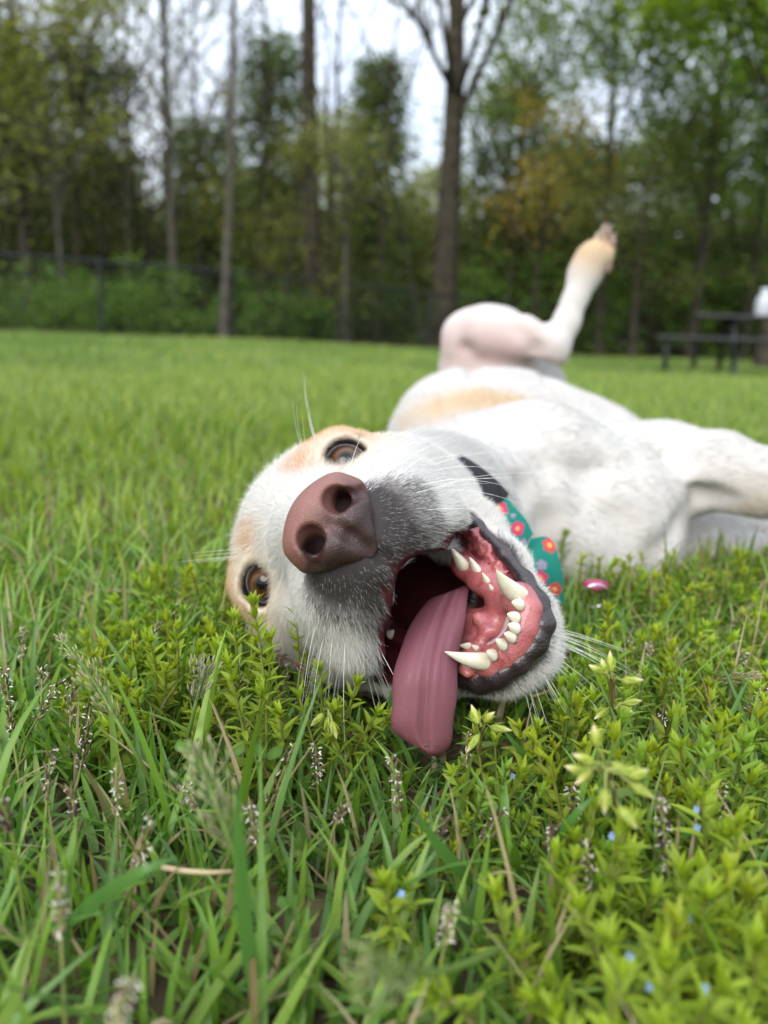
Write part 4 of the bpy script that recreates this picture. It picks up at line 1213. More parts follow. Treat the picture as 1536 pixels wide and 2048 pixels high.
for i, (lb, px, tp, dp, hh_, sp_) in enumerate((('bare twiggy tree with its crown spread over the left of the sky gap', 175, 200, 20, 12, 3.2), ('bare tree low in the sky gap beside the slim grey trunk', 415, 395, 22, 11, 3.0), ('bare tree whose fine twigs cross the sky right of the slim grey trunk', 520, 545, 23, 13, 3.4), ('bare tree whose twigs fill the sky just left of the forked trunk', 745, 760, 23, 12, 3.4), ('bare thin tree with twigs above the golden one', 985, 1000, 24, 12, 3.2))):
    tree('slender_tree', lb, px, dp, hh_, .06, tp, fork=.30, spread=sp_, leaves=450, leaf=.05, clump=.3, pal=[[.12, .12, .05], [.17, .17, .07], [.22, .23, .09]], seed=30 + i, limbs=15, twigs=5, group=TB)
for i, (lb, px, dp, ty, hp_, n) in enumerate((('dark round-topped evergreen left of the sky gap', 225, 25, 175, 95, 6000), ('dark evergreen left of the straight dark trunk', 545, 25, 165, 75, 5200), ('dark evergreen right of the straight dark trunk', 735, 26, 200, 62, 5000),
        ('dark evergreen right of the stout forked trunk', 975, 27, 235, 85, 5600), ('low dark evergreen below the sky gap', 420, 27, 300, 85, 5000), ('dark evergreen behind the top left olive tree', 60, 26, 150, 105, 6000), ('dark evergreen behind the picnic table', 1420, 27, 300, 140, 6500), ('low dark evergreen behind the golden tree', 1110, 28, 330, 110, 6000))):
    evergreen(lb, px, dp, ty, hp_, i, n=n, pal=DARK if i not in (0, 5) else [[.014, .02, .006], [.032, .042, .010], [.065, .075, .016]], shape=.55)
SH = [('broad green shrub at the far left behind the fence', 60, 15.5, 95, 120), ('green shrub behind the left fence post', 245, 16.6, 85, 90), ('brightest green shrub, left of the slim grey trunk', 330, 17.2, 110, 95), ('green shrub right of the slim grey trunk', 540, 18.5, 100, 105), ('low dark shrub left of the pale sapling', 625, 19.6, 85, 60),
      ('dark green shrub behind the upturned thigh', 770, 21, 110, 95), ('green shrub at the foot of the stout trunk', 905, 22.3, 125, 85), ('tall green shrub left of the raised paw', 1040, 23.3, 170, 110), ('green shrub right of the raised paw', 1265, 24.4, 190, 125), ('wide green shrub behind the picnic table top', 1420, 25.6, 150, 130), ('dark shrub at the right edge behind the table', 1530, 26.4, 150, 95), ('leafy shrub between the left post and the left sapling', 165, 16.4, 105, 70), ('green shrub low behind the golden tree', 1140, 23.9, 120, 80)]
for i, (lb, px, dp, hpx, wpx) in enumerate(SH):
    r = np.random.default_rng(700 + i)
    X = (px - 768) / 1536 * dp; Y = dp * math.cos(PITCH); z0 = float(ground_z(X, Y)) - .03
    Hh = hpx / 1536 * dp; W = wpx / 1536 * dp
    root = empty('shrub', (X, Y, z0)); tag(root, lb, 'shrub', 'shrubs behind the fence')
    V, F = [], []
    tips = []
    for k in range(9):
        a = r.random() * 6.28; e_ = np.array([math.cos(a) * W * .6 * r.random(), math.sin(a) * W * .5 * r.random(), Hh * r.uniform(.6, .95)])
        q = np.linspace(0, 1, 5)[:, None]; tube(V, F, np.array([X, Y, z0]) + e_ * q * [1, 1, 1], .014 * (1 - .7 * q[:, 0]), 4)
    link('stems', make_mesh('stems', V, F, m_bark), root)
    k = 85
    az = r.random(k) * 6.28; rr = np.sqrt(r.random(k)) * W * 1.35; h = r.random(k) ** .8
    cen = np.stack([X + np.cos(az) * rr * (1 - .5 * h ** 2), Y + np.sin(az) * rr * .7, z0 + .05 + h * Hh * r.uniform(.45, 1.35, k)], 1)
    lv, lf_, lc = leaf_cloud(cen, 26, .13, .055, [[.06, .12, .018], [.11, .20, .028], [.18, .28, .045]] if i not in (4, 5, 10) else [[.022, .042, .010], [.042, .075, .014], [.075, .12, .02]], r)
    tag(link('foliage', make_mesh('foliage', lv, lf_, m_leaf, smooth=False, cols=lc), root), kind='stuff')
# the far wood, one mass of trunks and leaves
r = np.random.default_rng(900)
V, F = [], []
for k in range(240):
    px = r.uniform(-1100, 2700); dp = r.uniform(25, 40); X = (px - 768) / 1536 * dp
    tube(V, F, np.array([X, dp, -.3]) + np.array([r.normal(0, .25), 0, 1]) * np.linspace(0, 1, 5)[:, None] * r.uniform(6, 10), r.uniform(.05, .16) * np.array([1, .9, .8, .65, .4]), 5)
tag(link('woods_trunks', make_mesh('woods_trunks', V, F, m_bark_pale, cols=None)), kind='stuff')
k = 7600
px = r.uniform(-1100, 2700, k); dp = r.uniform(27, 42, k)
topf = 6.3 + 1.2 * np.sin(px * .011 + 1) + 1.0 * np.sin(px * .031) + -.3 * sstep(950, 1250, px) + 1.6 * (1 - sstep(60, 190, px)) - 1.2 * np.exp(-((px - 420) / 260) ** 2)
hh = r.random(k) ** .9 * topf * dp / 30 + .1
k2 = 4300; px = np.concatenate([px, r.uniform(-1100, 2700, k2)]); dp = np.concatenate([dp, r.uniform(26.5, 34, k2)]); hh = np.concatenate([hh, r.random(k2) * 4.2])
cen = np.stack([(px - 768) / 1536 * dp, dp, hh], 1)
lv, lf_, lc = leaf_cloud(cen, 40, .42, .125, [[.095, .105, .038], [.165, .178, .058], [.25, .26, .08], [.32, .32, .105]], r)
tag(link('woods', make_mesh('woods', lv, lf_, m_leaf, smooth=False, cols=lc)), kind='stuff')

# ------------------------------------------------------------------ chain-link fence
m_fence = simple_mat('black_fence_steel', (.012, .014, .013), .5, .4)
fence = empty('chain_link_fence', (FN0[0], FN0[1], 0)); tag(fence, 'black chain-link fence with slim posts and a top rail along the wood edge', 'fence')
FH = 1.32
def fpt(s): return np.array([FN0[0] + FSTEP[0] * s, FN0[1] + FSTEP[1] * s])
for s in range(-6, 14):
    x, y = fpt(s); z = float(ground_z(x, y))
    V, F = [], []; tube(V, F, np.array([[x, y, z - .05], [x, y, z + FH * .5], [x, y, z + FH], [x, y, z + FH + .03], [x, y, z + FH + .05]]), np.array([.04, .04, .04, .044, .014]), 8)
    link('post', make_mesh('post', V, F, m_fence), fence)
V, F = [], []
rp = [np.array([*fpt(s), float(ground_z(*fpt(s))) + FH - .02]) for s in np.linspace(-6, 13, 45)]
tube(V, F, rp, np.full(45, .028), 6)
link('top_rail', make_mesh('top_rail', V, F, m_fence), fence)
V, F = [], []
ln = np.linalg.norm(FSTEP); tot = 19 * ln; n = int(tot / .075)
for i in range(n):
    for sg in (1, -1):
        s0 = -6 + (i * .075) / ln; s1 = s0 + sg * 1.26 / ln
        a = fpt(s0); b2 = fpt(s1)
        if s1 < -6 or s1 > 13: continue
        off = FNRM * .004 * sg
        a3 = np.array([*(a + off), float(ground_z(*a)) + .02]); b3 = np.array([*(b2 + off), float(ground_z(*b2)) + FH - .03])
        tube(V, F, [a3, (a3 + b3) / 2, b3], np.full(3, .0026), 3)
tag(link('wire_mesh', make_mesh('wire_mesh', V, F, m_fence), fence), kind='stuff')

# ------------------------------------------------------------------ picnic table and jug
m_tab = simple_mat('black_table_coating', (.014, .015, .016), .45, .45, bump=.2, bscale=80)
def box(V, F, c, sx, sy, sz, M=np.eye(3)):
    b0 = len(V)
    for i in (-1, 1):
        for j in (-1, 1):
            for k in (-1, 1): V.append(np.asarray(c) + M @ np.array([i * sx / 2, j * sy / 2, k * sz / 2]))
    for q in ((0, 1, 3, 2), (4, 6, 7, 5), (0, 4, 5, 1), (2, 3, 7, 6), (0, 2, 6, 4), (1, 5, 7, 3)): F.append(tuple(b0 + v for v in q))
def bar(V, F, a, b, w, t):
    a = np.asarray(a, float); b = np.asarray(b, float); z = b - a; L = np.linalg.norm(z); z /= L
    x = np.cross(z, [0, 1, .02]); x /= np.linalg.norm(x); y = np.cross(z, x)
    box(V, F, (a + b) / 2, w, t, L, np.stack([x, y, z], 1))
td = 10.6; tX = (1530 - 768) / 1536 * td; tY = td * math.cos(PITCH); tZ = float(ground_z(tX, tY))
table = empty('picnic_table', (tX, tY, tZ)); tag(table, 'black picnic table with attached benches at the right edge of the lawn', 'picnic table')
ta = math.radians(-14); TM = np.array([[math.cos(ta), -math.sin(ta), 0], [math.sin(ta), math.cos(ta), 0], [0, 0, 1]])
def tpos(x, y, z): return np.array([tX, tY, tZ]) + TM @ np.array([x, y, z])
def tpart(name, fn):
    V, F = [], []; fn(V, F); o = link(name, make_mesh(name, V, F, m_tab, smooth=False), table)
    md = o.modifiers.new('bevel', 'BEVEL'); md.width = .006; md.segments = 2
    return o
for k in range(5): tpart('table_plank', lambda V, F: box(V, F, tpos(0, -.30 + .15 * k, .735), 2.5, .142, .04, TM))
for sg in (-1, 1):
    for k in (0, 1): tpart('bench_plank', lambda V, F: box(V, F, tpos(-.0, sg * (.66 + .14 * k), .445), 3.5 if sg < 0 else 2.5, .132, .04, TM))
for x in (-.78, .78):
    for sg in (-1, 1): tpart('leg', lambda V, F: bar(V, F, tpos(x, sg * .20, .70), tpos(x + .02, sg * .62, -.01), .05, .09))
    tpart('crossbar', lambda V, F: bar(V, F, tpos(x + .05, -.80, .40), tpos(x + .05, .80, .40), .04, .08))
    tpart('top_batten', lambda V, F: bar(V, F, tpos(x + .05, -.34, .69), tpos(x + .05, .34, .69), .04, .06))
for sg in (-1, 1): tpart('bench_leg', lambda V, F: bar(V, F, tpos(-1.62 if sg < 0 else -1.1, sg * .72, .42), tpos(-1.60 if sg < 0 else -1.08, sg * .72, -.01), .06, .08))
m_jug = simple_mat('white_plastic', (.42, .44, .46), .4, .4)
jp = tpos(-.40, .0, .757)
jug = empty('water_jug', jp); tag(jug, 'white blurred jug with a narrow neck standing on the picnic table', 'jug')
V, F = [], []
prof = [(.001, 0), (.095, 0), (.105, .02), (.105, .18), (.095, .225), (.065, .27), (.05, .285), (.05, .31), (.001, .312)]
for rr, h in prof:
    for j in range(20): V.append(jp + np.array([rr * math.cos(j * .314159), rr * math.sin(j * .314159), h]))
for i in range(len(prof) - 1):
    for j in range(20): F.append((i * 20 + j, i * 20 + (j + 1) % 20, (i + 1) * 20 + (j + 1) % 20, (i + 1) * 20 + j))
link('jug_body', make_mesh('jug_body', V, F, m_jug), jug)
V, F = [], []; tube(V, F, [jp + np.array([.05, 0, .30]), jp + np.array([.10, 0, .335]), jp + np.array([.13, 0, .28]), jp + np.array([.105, 0, .19])], np.full(4, .012), 6)
link('handle', make_mesh('handle', V, F, m_jug), jug)
V, F = [], []; tube(V, F, [jp + np.array([0, 0, .312]), jp + np.array([0, 0, .325]), jp + np.array([0, 0, .35]), jp + np.array([0, 0, .352])], np.array([.056, .056, .054, .01]), 16)
link('cap', make_mesh('cap', V, F, simple_mat('pale_cap', (.55, .58, .62), .5)), jug)
# ------------------------------------------------------------------ grass
GREENS = np.array([[.145, .232, .024], [.195, .282, .030], [.105, .185, .026], [.240, .310, .040], [.15, .225, .045]])
STRAW = np.array([[.33, .26, .13], [.26, .19, .09], [.40, .33, .19]])
def blades(base, L, W, az, tilt, bend, cols, nseg=6, r=rng, fold=.25, twist=None):
    """ribbon blades; returns V, F, C"""
    N = len(base)
    t = np.linspace(0, 1, nseg + 1)
    th = tilt[:, None] + bend[:, None] * t[None] ** 1.3
    ds = L[:, None] / nseg
    dx = np.sin(th) * ds; dz = np.cos(th) * ds
    hx = np.concatenate([np.zeros((N, 1)), np.cumsum(dx[:, :-1], 1)], 1); hz = np.concatenate([np.zeros((N, 1)), np.cumsum(dz[:, :-1], 1)], 1)
    ca, sa = np.cos(az)[:, None], np.sin(az)[:, None]
    c = np.stack([base[:, 0:1] + ca * hx, base[:, 1:2] + sa * hx, base[:, 2:3] + hz], 2)
    tw = (r.uniform(-.8, .8, N) if twist is None else twist)[:, None] * t[None]
    sd = np.stack([-sa * np.cos(tw) , ca * np.cos(tw), np.sin(tw) + 0 * ca], 2)
    w = W[:, None] * (1 - t[None] ** 2.2) * (.55 + .45 * np.minimum(1, t[None] * 5)) * .5 + 1e-5
    up = np.stack([-ca * np.cos(th), -sa * np.cos(th), np.sin(th)], 2)
    l = c - sd * w[:, :, None] + up * (w * fold)[:, :, None]; rr = c + sd * w[:, :, None] + up * (w * fold)[:, :, None]
    V = np.stack([l, c, rr], 2)                      # N, nseg+1, 3, 3
    V = V.reshape(-1, 3)
    b0 = (np.arange(N) * (nseg + 1) * 3)[:, None, None]
    i = np.arange(nseg)[None, :, None] * 3
    q = lambda a, b: np.concatenate([b0 + i + a, b0 + i + b, b0 + i + 3 + b, b0 + i + 3 + a], 2)
    F = np.concatenate([q(0, 1), q(1, 2)], 1).reshape(-1, 4)
    tone = (.62 + .38 * np.minimum(1, t * 1.6))
    Cc = np.repeat((cols[:, None, :] * (1 + 0 * tone[None, :, None])), 3, 1).reshape(-1, 3)
    return V, F, Cc

def clear_of_dog(base, L, az, tilt, bend, margin=.004):
    ok = np.ones(len(base), bool)
    for u in (0, .3, .55, .8, 1.0):
        th = tilt + bend * u * .5
        p = np.stack([base[:, 0] + np.cos(az) * np.sin(th) * L * u, base[:, 1] + np.sin(az) * np.sin(th) * L * u, base[:, 2] + np.cos(th) * L * u + .002], 1)
        ok &= field.sample(p) > margin
    return ok

def scatter(n, y0, y1, spread=.62, pad=.22):
    """uniform over the trapezoid the camera sees, a little wider"""
    y = np.sqrt(rng.uniform(y0 ** 2, y1 ** 2, n)); x = rng.uniform(-1, 1, n) * (y * spread + pad)
    return x, y

def to_px(p):
    c = (p - ORG) @ CW
    return 768 + 1536 * c[:, 0] / c[:, 2], 1024 + 1536 * c[:, 1] / c[:, 2], c[:, 2]

parts_V, parts_F, parts_C = [], [], []
def push(V, F, Cc):
    off = sum(len(v) for v in parts_V); parts_V.append(V); parts_F.append(F + off); parts_C.append(Cc)

def lawn(n, y0, y1, Lr, Wr, nseg, straw=.04, tiltm=.5, bendm=1.2, tone=1.0, thin_patch=True):
    x, y = scatter(n, y0, y1)
    z = ground_z(x, y) + (1 - sstep(1.2, 2, np.hypot(x, y))) * .004 * vnoise(np.stack([x, y, 0 * x], 1), 90, 61) - .002
    base = np.stack([x, y, z], 1)
    L = rng.uniform(*Lr, n) * rng.uniform(.7, 1.15, n); W = rng.uniform(*Wr, n)
    az = rng.uniform(0, 6.283, n); tilt = np.abs(rng.normal(0, tiltm, n)); bend = rng.uniform(.1, bendm, n)
    k = rng.integers(0, len(GREENS), n); cols = GREENS[k] * rng.uniform(.7, 1.25, (n, 1)) * tone
    cols = cols * lerp(np.array([.82, 1.0, 1.2]), [1, 1, 1], sstep(.30, .75, y))
    patch = vnoise(np.stack([x, y, 0 * x], 1), 9, 71)[:, None]
    cols = cols * (1 + .18 * patch) + np.array([.02, .008, 0]) * np.clip(patch, 0, 1)
    st = rng.random(n) < straw; cols[st] = STRAW[rng.integers(0, 3, st.sum())] * rng.uniform(.7, 1.1, (st.sum(), 1))
    ok = clear_of_dog(base, L, az, tilt, bend)
    ok &= ~((np.hypot(x, y) < .10))
    # keep the lens clear of blades closer than a hand's width
    tip = base + np.stack([np.cos(az) * np.sin(tilt + bend * .5) * L, np.sin(az) * np.sin(tilt + bend * .5) * L, np.cos(tilt + bend * .5) * L], 1)
    ok &= (np.linalg.norm(tip - ORG, axis=1) > .13)
    for u in (.45, .7, .85, 1.0):
        q_ = base + (tip - base) * u * (1.15 - .15 * u); tx_, ty_, tz_ = to_px(q_)
        ok &= ~((tz_ < .335) & (tx_ > 760) & (tx_ < 1120) & (ty_ < 1490)) & ~((tz_ < .37) & (tx_ > 470) & (tx_ <= 770) & (ty_ < 1330))
    a = [v[ok] for v in (base, L, W, az, tilt, bend, cols)]
    push(*blades(*a, nseg=nseg))
lawn(13500, .08, .62, (.020, .044), (.0024, .0044), 5, .03, .6, 1.7)
lawn(2000, .08, .55, (.040, .078), (.0028, .0046), 8, .03, .75, 1.5)
lawn(12500, .08, .60, (.02, .05), (.0018, .0034), 4, .06, 1.0, .9, .9)
lawn(19000, .55, 1.5, (.025, .06), (.002, .004), 4, .03, .5, 1.3)
lawn(2600, .08, .55, (.03, .07), (.0012, .0024), 5, 1.0, 1.4, .5)
tag(link('grass', make_mesh('grass', np.concatenate(parts_V), np.concatenate(parts_F), m_blade, cols=np.concatenate(parts_C))), kind='stuff')

def patch_kind(x, y):
    v = vnoise(np.stack([x, y * .6, 0 * x], 1), 1.7, 81) + .55 * vnoise(np.stack([x, y, 0 * x], 1), 6, 82) + rng.normal(0, .35, len(x))
    return np.clip(np.round(v * 1.0 + 1), 0, 2).astype(int) + 3 * rng.integers(0, 2, len(x))

def tuft_mesh(i, n, R, Lr, Wr, nseg, straw):
    tone = np.array([[.66, .74, .95], [.96, .94, 1.5], [1.22, 1.08, 1.6]])[i % 3]
    r = np.random.default_rng(1200 + i)
    a = r.random(n) * 6.283; d = np.sqrt(r.random(n)) * R
    base = np.stack([np.cos(a) * d, np.sin(a) * d, np.full(n, -.004)], 1)
    cols = GREENS[r.integers(0, 5, n)] * r.uniform(.8, 1.25, (n, 1)) * tone
    st = r.random(n) < straw; cols[st] = STRAW[r.integers(0, 3, st.sum())] * .9
    V, F, Cc = blades(base, r.uniform(*Lr, n), r.uniform(*Wr, n), r.random(n) * 6.283, np.abs(r.normal(0, .4, n)), r.uniform(.1, 1.2, n), cols, nseg, r)
    return make_mesh('grass_tuft', V, F, m_blade, cols=Cc)

def instanced(name, pts, rot, scl, meshes, idx=None):
    """one stuff object: meshes scattered over points with geometry nodes"""
    coll = bpy.data.collections.new(name + '_kinds')
    for k, me in enumerate(meshes):
        coll.objects.link(bpy.data.objects.new('%s_kind_%02d' % (name, k), me))
    me = bpy.data.meshes.new(name); me.vertices.add(len(pts)); me.vertices.foreach_set('co', np.asarray(pts, np.float32).ravel())
    a = me.attributes.new('rot', 'FLOAT_VECTOR', 'POINT'); a.data.foreach_set('vector', np.asarray(rot, np.float32).ravel())
    a = me.attributes.new('scl', 'FLOAT', 'POINT'); a.data.foreach_set('value', np.asarray(scl, np.float32))
    if idx is not None: a = me.attributes.new('kindx', 'INT', 'POINT'); a.data.foreach_set('value', np.asarray(idx, np.int32))
    o = link(name, me)
    ng = bpy.data.node_groups.new(name, 'GeometryNodeTree')
    ng.interface.new_socket('Geometry', in_out='INPUT', socket_type='NodeSocketGeometry'); ng.interface.new_socket('Geometry', in_out='OUTPUT', socket_type='NodeSocketGeometry')
    gi = ng.nodes.new('NodeGroupInput'); go = ng.nodes.new('NodeGroupOutput')
    ip = ng.nodes.new('GeometryNodeInstanceOnPoints'); ci = ng.nodes.new('GeometryNodeCollectionInfo')
    ci.inputs['Collection'].default_value = coll; ci.inputs['Separate Children'].default_value = True; ci.inputs['Reset Children'].default_value = True
    na = ng.nodes.new('GeometryNodeInputNamedAttribute'); na.data_type = 'FLOAT_VECTOR'; na.inputs['Name'].default_value = 'rot'
    nb = ng.nodes.new('GeometryNodeInputNamedAttribute'); nb.data_type = 'FLOAT'; nb.inputs['Name'].default_value = 'scl'
    ip.inputs['Pick Instance'].default_value = True
    L = ng.links.new
    L(gi.outputs[0], ip.inputs['Points']); L(ci.outputs[0], ip.inputs['Instance']); L(na.outputs[0], ip.inputs['Rotation']); L(nb.outputs[0], ip.inputs['Scale']); L(ip.outputs[0], go.inputs[0])
    if idx is not None:
        ncx = ng.nodes.new('GeometryNodeInputNamedAttribute'); ncx.data_type = 'INT'; ncx.inputs['Name'].default_value = 'kindx'; L([s_ for s_ in ncx.outputs if s_.enabled and s_.name == 'Attribute'][0], ip.inputs['Instance Index'])
    o.modifiers.new('scatter', 'NODES').node_group = ng
    return tag(o, kind='stuff')

kinds = [tuft_mesh(i, 26, .06, (.025, .06), (.002, .004), 4, .03) for i in range(6)]
# lawn beside and behind the camera's own strip
x = rng.uniform(-2.2, 2.2, 9000); y = rng.uniform(-.7, 1.5, 9000)
ok = (np.abs(x) > np.maximum(y, 0) * .62 + .21) | (y < -.12); p = np.stack([x, y, ground_z(x, y)], 1)[ok]
p = p[(field.sample(p + [0, 0, .03]) > .03) & (field.sample(p + [0, 0, .01]) > .03)]; n = len(p)
instanced('grass', p, np.stack([rng.normal(0, .12, n), rng.normal(0, .12, n), rng.uniform(0, 6.28, n)], 1), rng.uniform(.8, 1.2, n), kinds, patch_kind(p[:, 0], p[:, 1]))
x, y = scatter(11500, 1.35, 3.6, .95, .9); p = np.stack([x, y, ground_z(x, y)], 1)
ok = field.sample(p + [0, 0, .03]) > .03; p = p[ok]; n = len(p)
instanced('grass', p, np.stack([rng.normal(0, .12, n), rng.normal(0, .12, n), rng.uniform(0, 6.28, n)], 1), rng.uniform(.8, 1.3, n), kinds, patch_kind(p[:, 0], p[:, 1]))
kinds = [tuft_mesh(21 + i, 44, .16, (.03, .065), (.004, .008), 3, .04) for i in range(6)]
x, y = scatter(36000, 3.4, 24, 1.05, 2.5); fsd = fence_side(x, y)
ok = (fsd < -.5 - 2.0 * (x > -1) + .4 * rng.normal(size=len(x))) ; x, y = x[ok], y[ok]; n = len(x)
instanced('grass', np.stack([x, y, ground_z(x, y)], 1), np.stack([rng.normal(0, .12, n), rng.normal(0, .12, n), rng.uniform(0, 6.28, n)], 1), rng.uniform(.7, 1.35, n), kinds, patch_kind(x, y))
# ------------------------------------------------------------------ weeds and seed heads, each a thing of its own
def at_height(px, py, hgt):
    """point of the ray through a photo pixel at a given height above the lawn"""
    d = RT * ((px - 768) / 1536) - UP * ((py - 1024) / 1536) + FWD
    z = (CAM_H - hgt) / max(-d[2], 1e-3)
    return ORG + d * z, z

class Geo:
    def __init__(s): s.V = []; s.F = []; s.C = []
    def leaf(s, p, d, up, L, W, col, fold=.25, curl=.3, n=3):
        """pointed leaf blade with a folded midrib"""
        d = np.asarray(d, float); d = d / np.linalg.norm(d)
        sd = np.cross(d, up); sd = sd / (np.linalg.norm(sd) + 1e-9); nn = np.cross(sd, d)
        b0 = len(s.V)
        ts = [0, .35, .7, 1][:n + 1]; ws = [.25, 1.0, .72, .03]
        for t, w in zip(ts, ws):
            c = np.asarray(p) + d * L * t - nn * curl * L * t * t * .5
            s.V += [c - sd * W * w * .5 + nn * W * w * fold, c, c + sd * W * w * .5 + nn * W * w * fold]
            s.C += [col] * 3
        for i in range(len(ts) - 1):
            a = b0 + i * 3
            s.F += [(a, a + 1, a + 4, a + 3), (a + 1, a + 2, a + 5, a + 4)]
    def tube(s, pts, rad, seg, col):
        b0 = len(s.V); tube(s.V, s.F, pts, rad, seg); s.C += [col] * (len(s.V) - b0)
    def spindle(s, p, d, L, R, col, seg=5, tipcol=None):
        d = np.asarray(d, float); d /= np.linalg.norm(d)
        t = np.array([0, .25, .6, 1.0])
        b0 = len(s.V); tube(s.V, s.F, np.asarray(p) + d * t[:, None] * L, R * np.array([.35, 1, .85, .08]), seg)
        k = len(s.V) - b0
        cc = [col] * (k - seg) + [tipcol if tipcol is not None else col] * seg
        s.C += cc
    def mesh(s, name, mat, smooth=True): return make_mesh(name, np.array(s.V), s.F, mat, smooth=smooth, cols=np.array(s.C))

m_stem = leaf_mat('weed_stem', .15, .5, .3)
m_seed = attr_mat('seed_head', .7, .2)
def stem_path(base, tip, n=9, sag=.12, r=rng):
    t = np.linspace(0, 1, n)[:, None]; side = r.normal(0, 1, 3) * [1, 1, 0]
    L = np.linalg.norm(tip - base)
    return base + (tip - base) * t + side * sag * L * (t * (1 - t))

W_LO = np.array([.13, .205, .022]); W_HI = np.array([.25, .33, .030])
def speedwell_geo(H_, seed, base=np.zeros(3), tip=None, flowers=True, lush=1.0):
    """leafy spike: rounded leaf pairs low down, narrow bracts crowded to a bushy top"""
    r = np.random.default_rng(seed)
    if tip is None: tip = base + np.array([r.normal(0, .12) * H_, r.normal(0, .12) * H_, H_])
    st, fo, fl = Geo(), Geo(), Geo()
    sp = stem_path(base, tip, 10, .10, r)
    st.tube(sp, np.linspace(.00085, .0005, 10), 5, [.16, .19, .035])
    ax = unit((tip - base)[None])[0]; x = unit(np.cross(ax, [.3, 1, .1])[None])[0]; y = np.cross(ax, x)
    h = .10; k = 0; az = r.uniform(0, 6.28)
    while h < 1.0:
        q = h * 9; i = min(int(q), 8); p = sp[i] + (sp[i + 1] - sp[i]) * (q - i)
        up_part = h > .42
        nl = (4 if h > .8 else 3) if up_part else 2
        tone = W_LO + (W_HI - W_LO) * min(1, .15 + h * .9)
        for j in range(nl):
            a = az + 2 * math.pi * j / nl + r.normal(0, .25)
            el = r.normal(.25 + .95 * max(0, (h - .4) / .6) ** 1.6, .15)
            d = (x * math.cos(a) + y * math.sin(a)) * math.cos(el) + ax * math.sin(el)
            if up_part: L, W = r.uniform(.0065, .0088) * (1.08 - .5 * max(0, h - .75)) * lush, r.uniform(.0018, .0027) * lush
            else: L, W = r.uniform(.007, .0105) * lush, r.uniform(.0052, .0075) * lush
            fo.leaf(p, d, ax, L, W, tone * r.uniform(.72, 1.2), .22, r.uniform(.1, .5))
        az += 1.1
        h += (.0050 if up_part else .0085) / H_ * r.uniform(.85, 1.15)
    for j in range(8):      # crowded tip
        a = r.uniform(0, 6.28); el = r.uniform(.75, 1.4)
        d = (x * math.cos(a) + y * math.sin(a)) * math.cos(el) + ax * math.sin(el)
        fo.leaf(sp[-1], d, ax, r.uniform(.004, .0068) * lush, .0017, W_HI * r.uniform(.95, 1.25), .25, .1)
    nf_ = 0
    if flowers:
        for j in range(r.integers(1, 3)):
            a = r.uniform(3.4, 6.0); hh = r.uniform(.8, .97); q = hh * 9; i = int(q); p = sp[i] + (x * math.cos(a) + y * math.sin(a)) * .0040
            d0 = unit(np.array([r.normal(0, .4), -1, .7])[None])[0]; u = unit(np.cross(d0, [0, .2, 1])[None])[0]; v = np.cross(d0, u)
            for m in range(4):
                b2 = m * 1.57 + .4
                fl.leaf(p, u * math.cos(b2) + v * math.sin(b2) + d0 * .35, d0, .0013, .0013, [.30, .40, .66], .05, .1)
            nf_ += 1
    return st, fo, fl if nf_ else None

def add_speedwell(label, tx, ty, hgt, seed, lush=1.0, branches=1):
    tip, z = at_height(tx, ty, hgt)
    r = np.random.default_rng(3000 + seed)
    base = tip + np.array([r.normal(0, .008), r.normal(0, .006), 0]); base[2] = float(ground_z(base[0], base[1])) - .003
    root = empty('speedwell_plant', base); tag(root, label, 'weed', 'flowering speedwell plants in the lawn')
    st, fo, fl = speedwell_geo(max(hgt, .03), 3100 + seed, base, tip, 'flower' in label, lush)
    for b in range(branches):
        t2 = tip + np.array([r.normal(0, .012), r.normal(0, .012), -hgt * r.uniform(.15, .4)])
        s2, f2, _ = speedwell_geo(max(t2[2] - base[2], .02), 3300 + seed * 7 + b, base, t2, False, lush)
        for A, Bq in ((st, s2), (fo, f2)):
            o = len(A.V); A.V += Bq.V; A.C += Bq.C; A.F += [tuple(i + o for i in q) for q in Bq.F]
    link('stem', st.mesh('stem', m_stem), root)
    tag(link('foliage', fo.mesh('foliage', m_weed), root), kind='stuff')
    if fl: link('flower', fl.mesh('flower', m_weed), root)

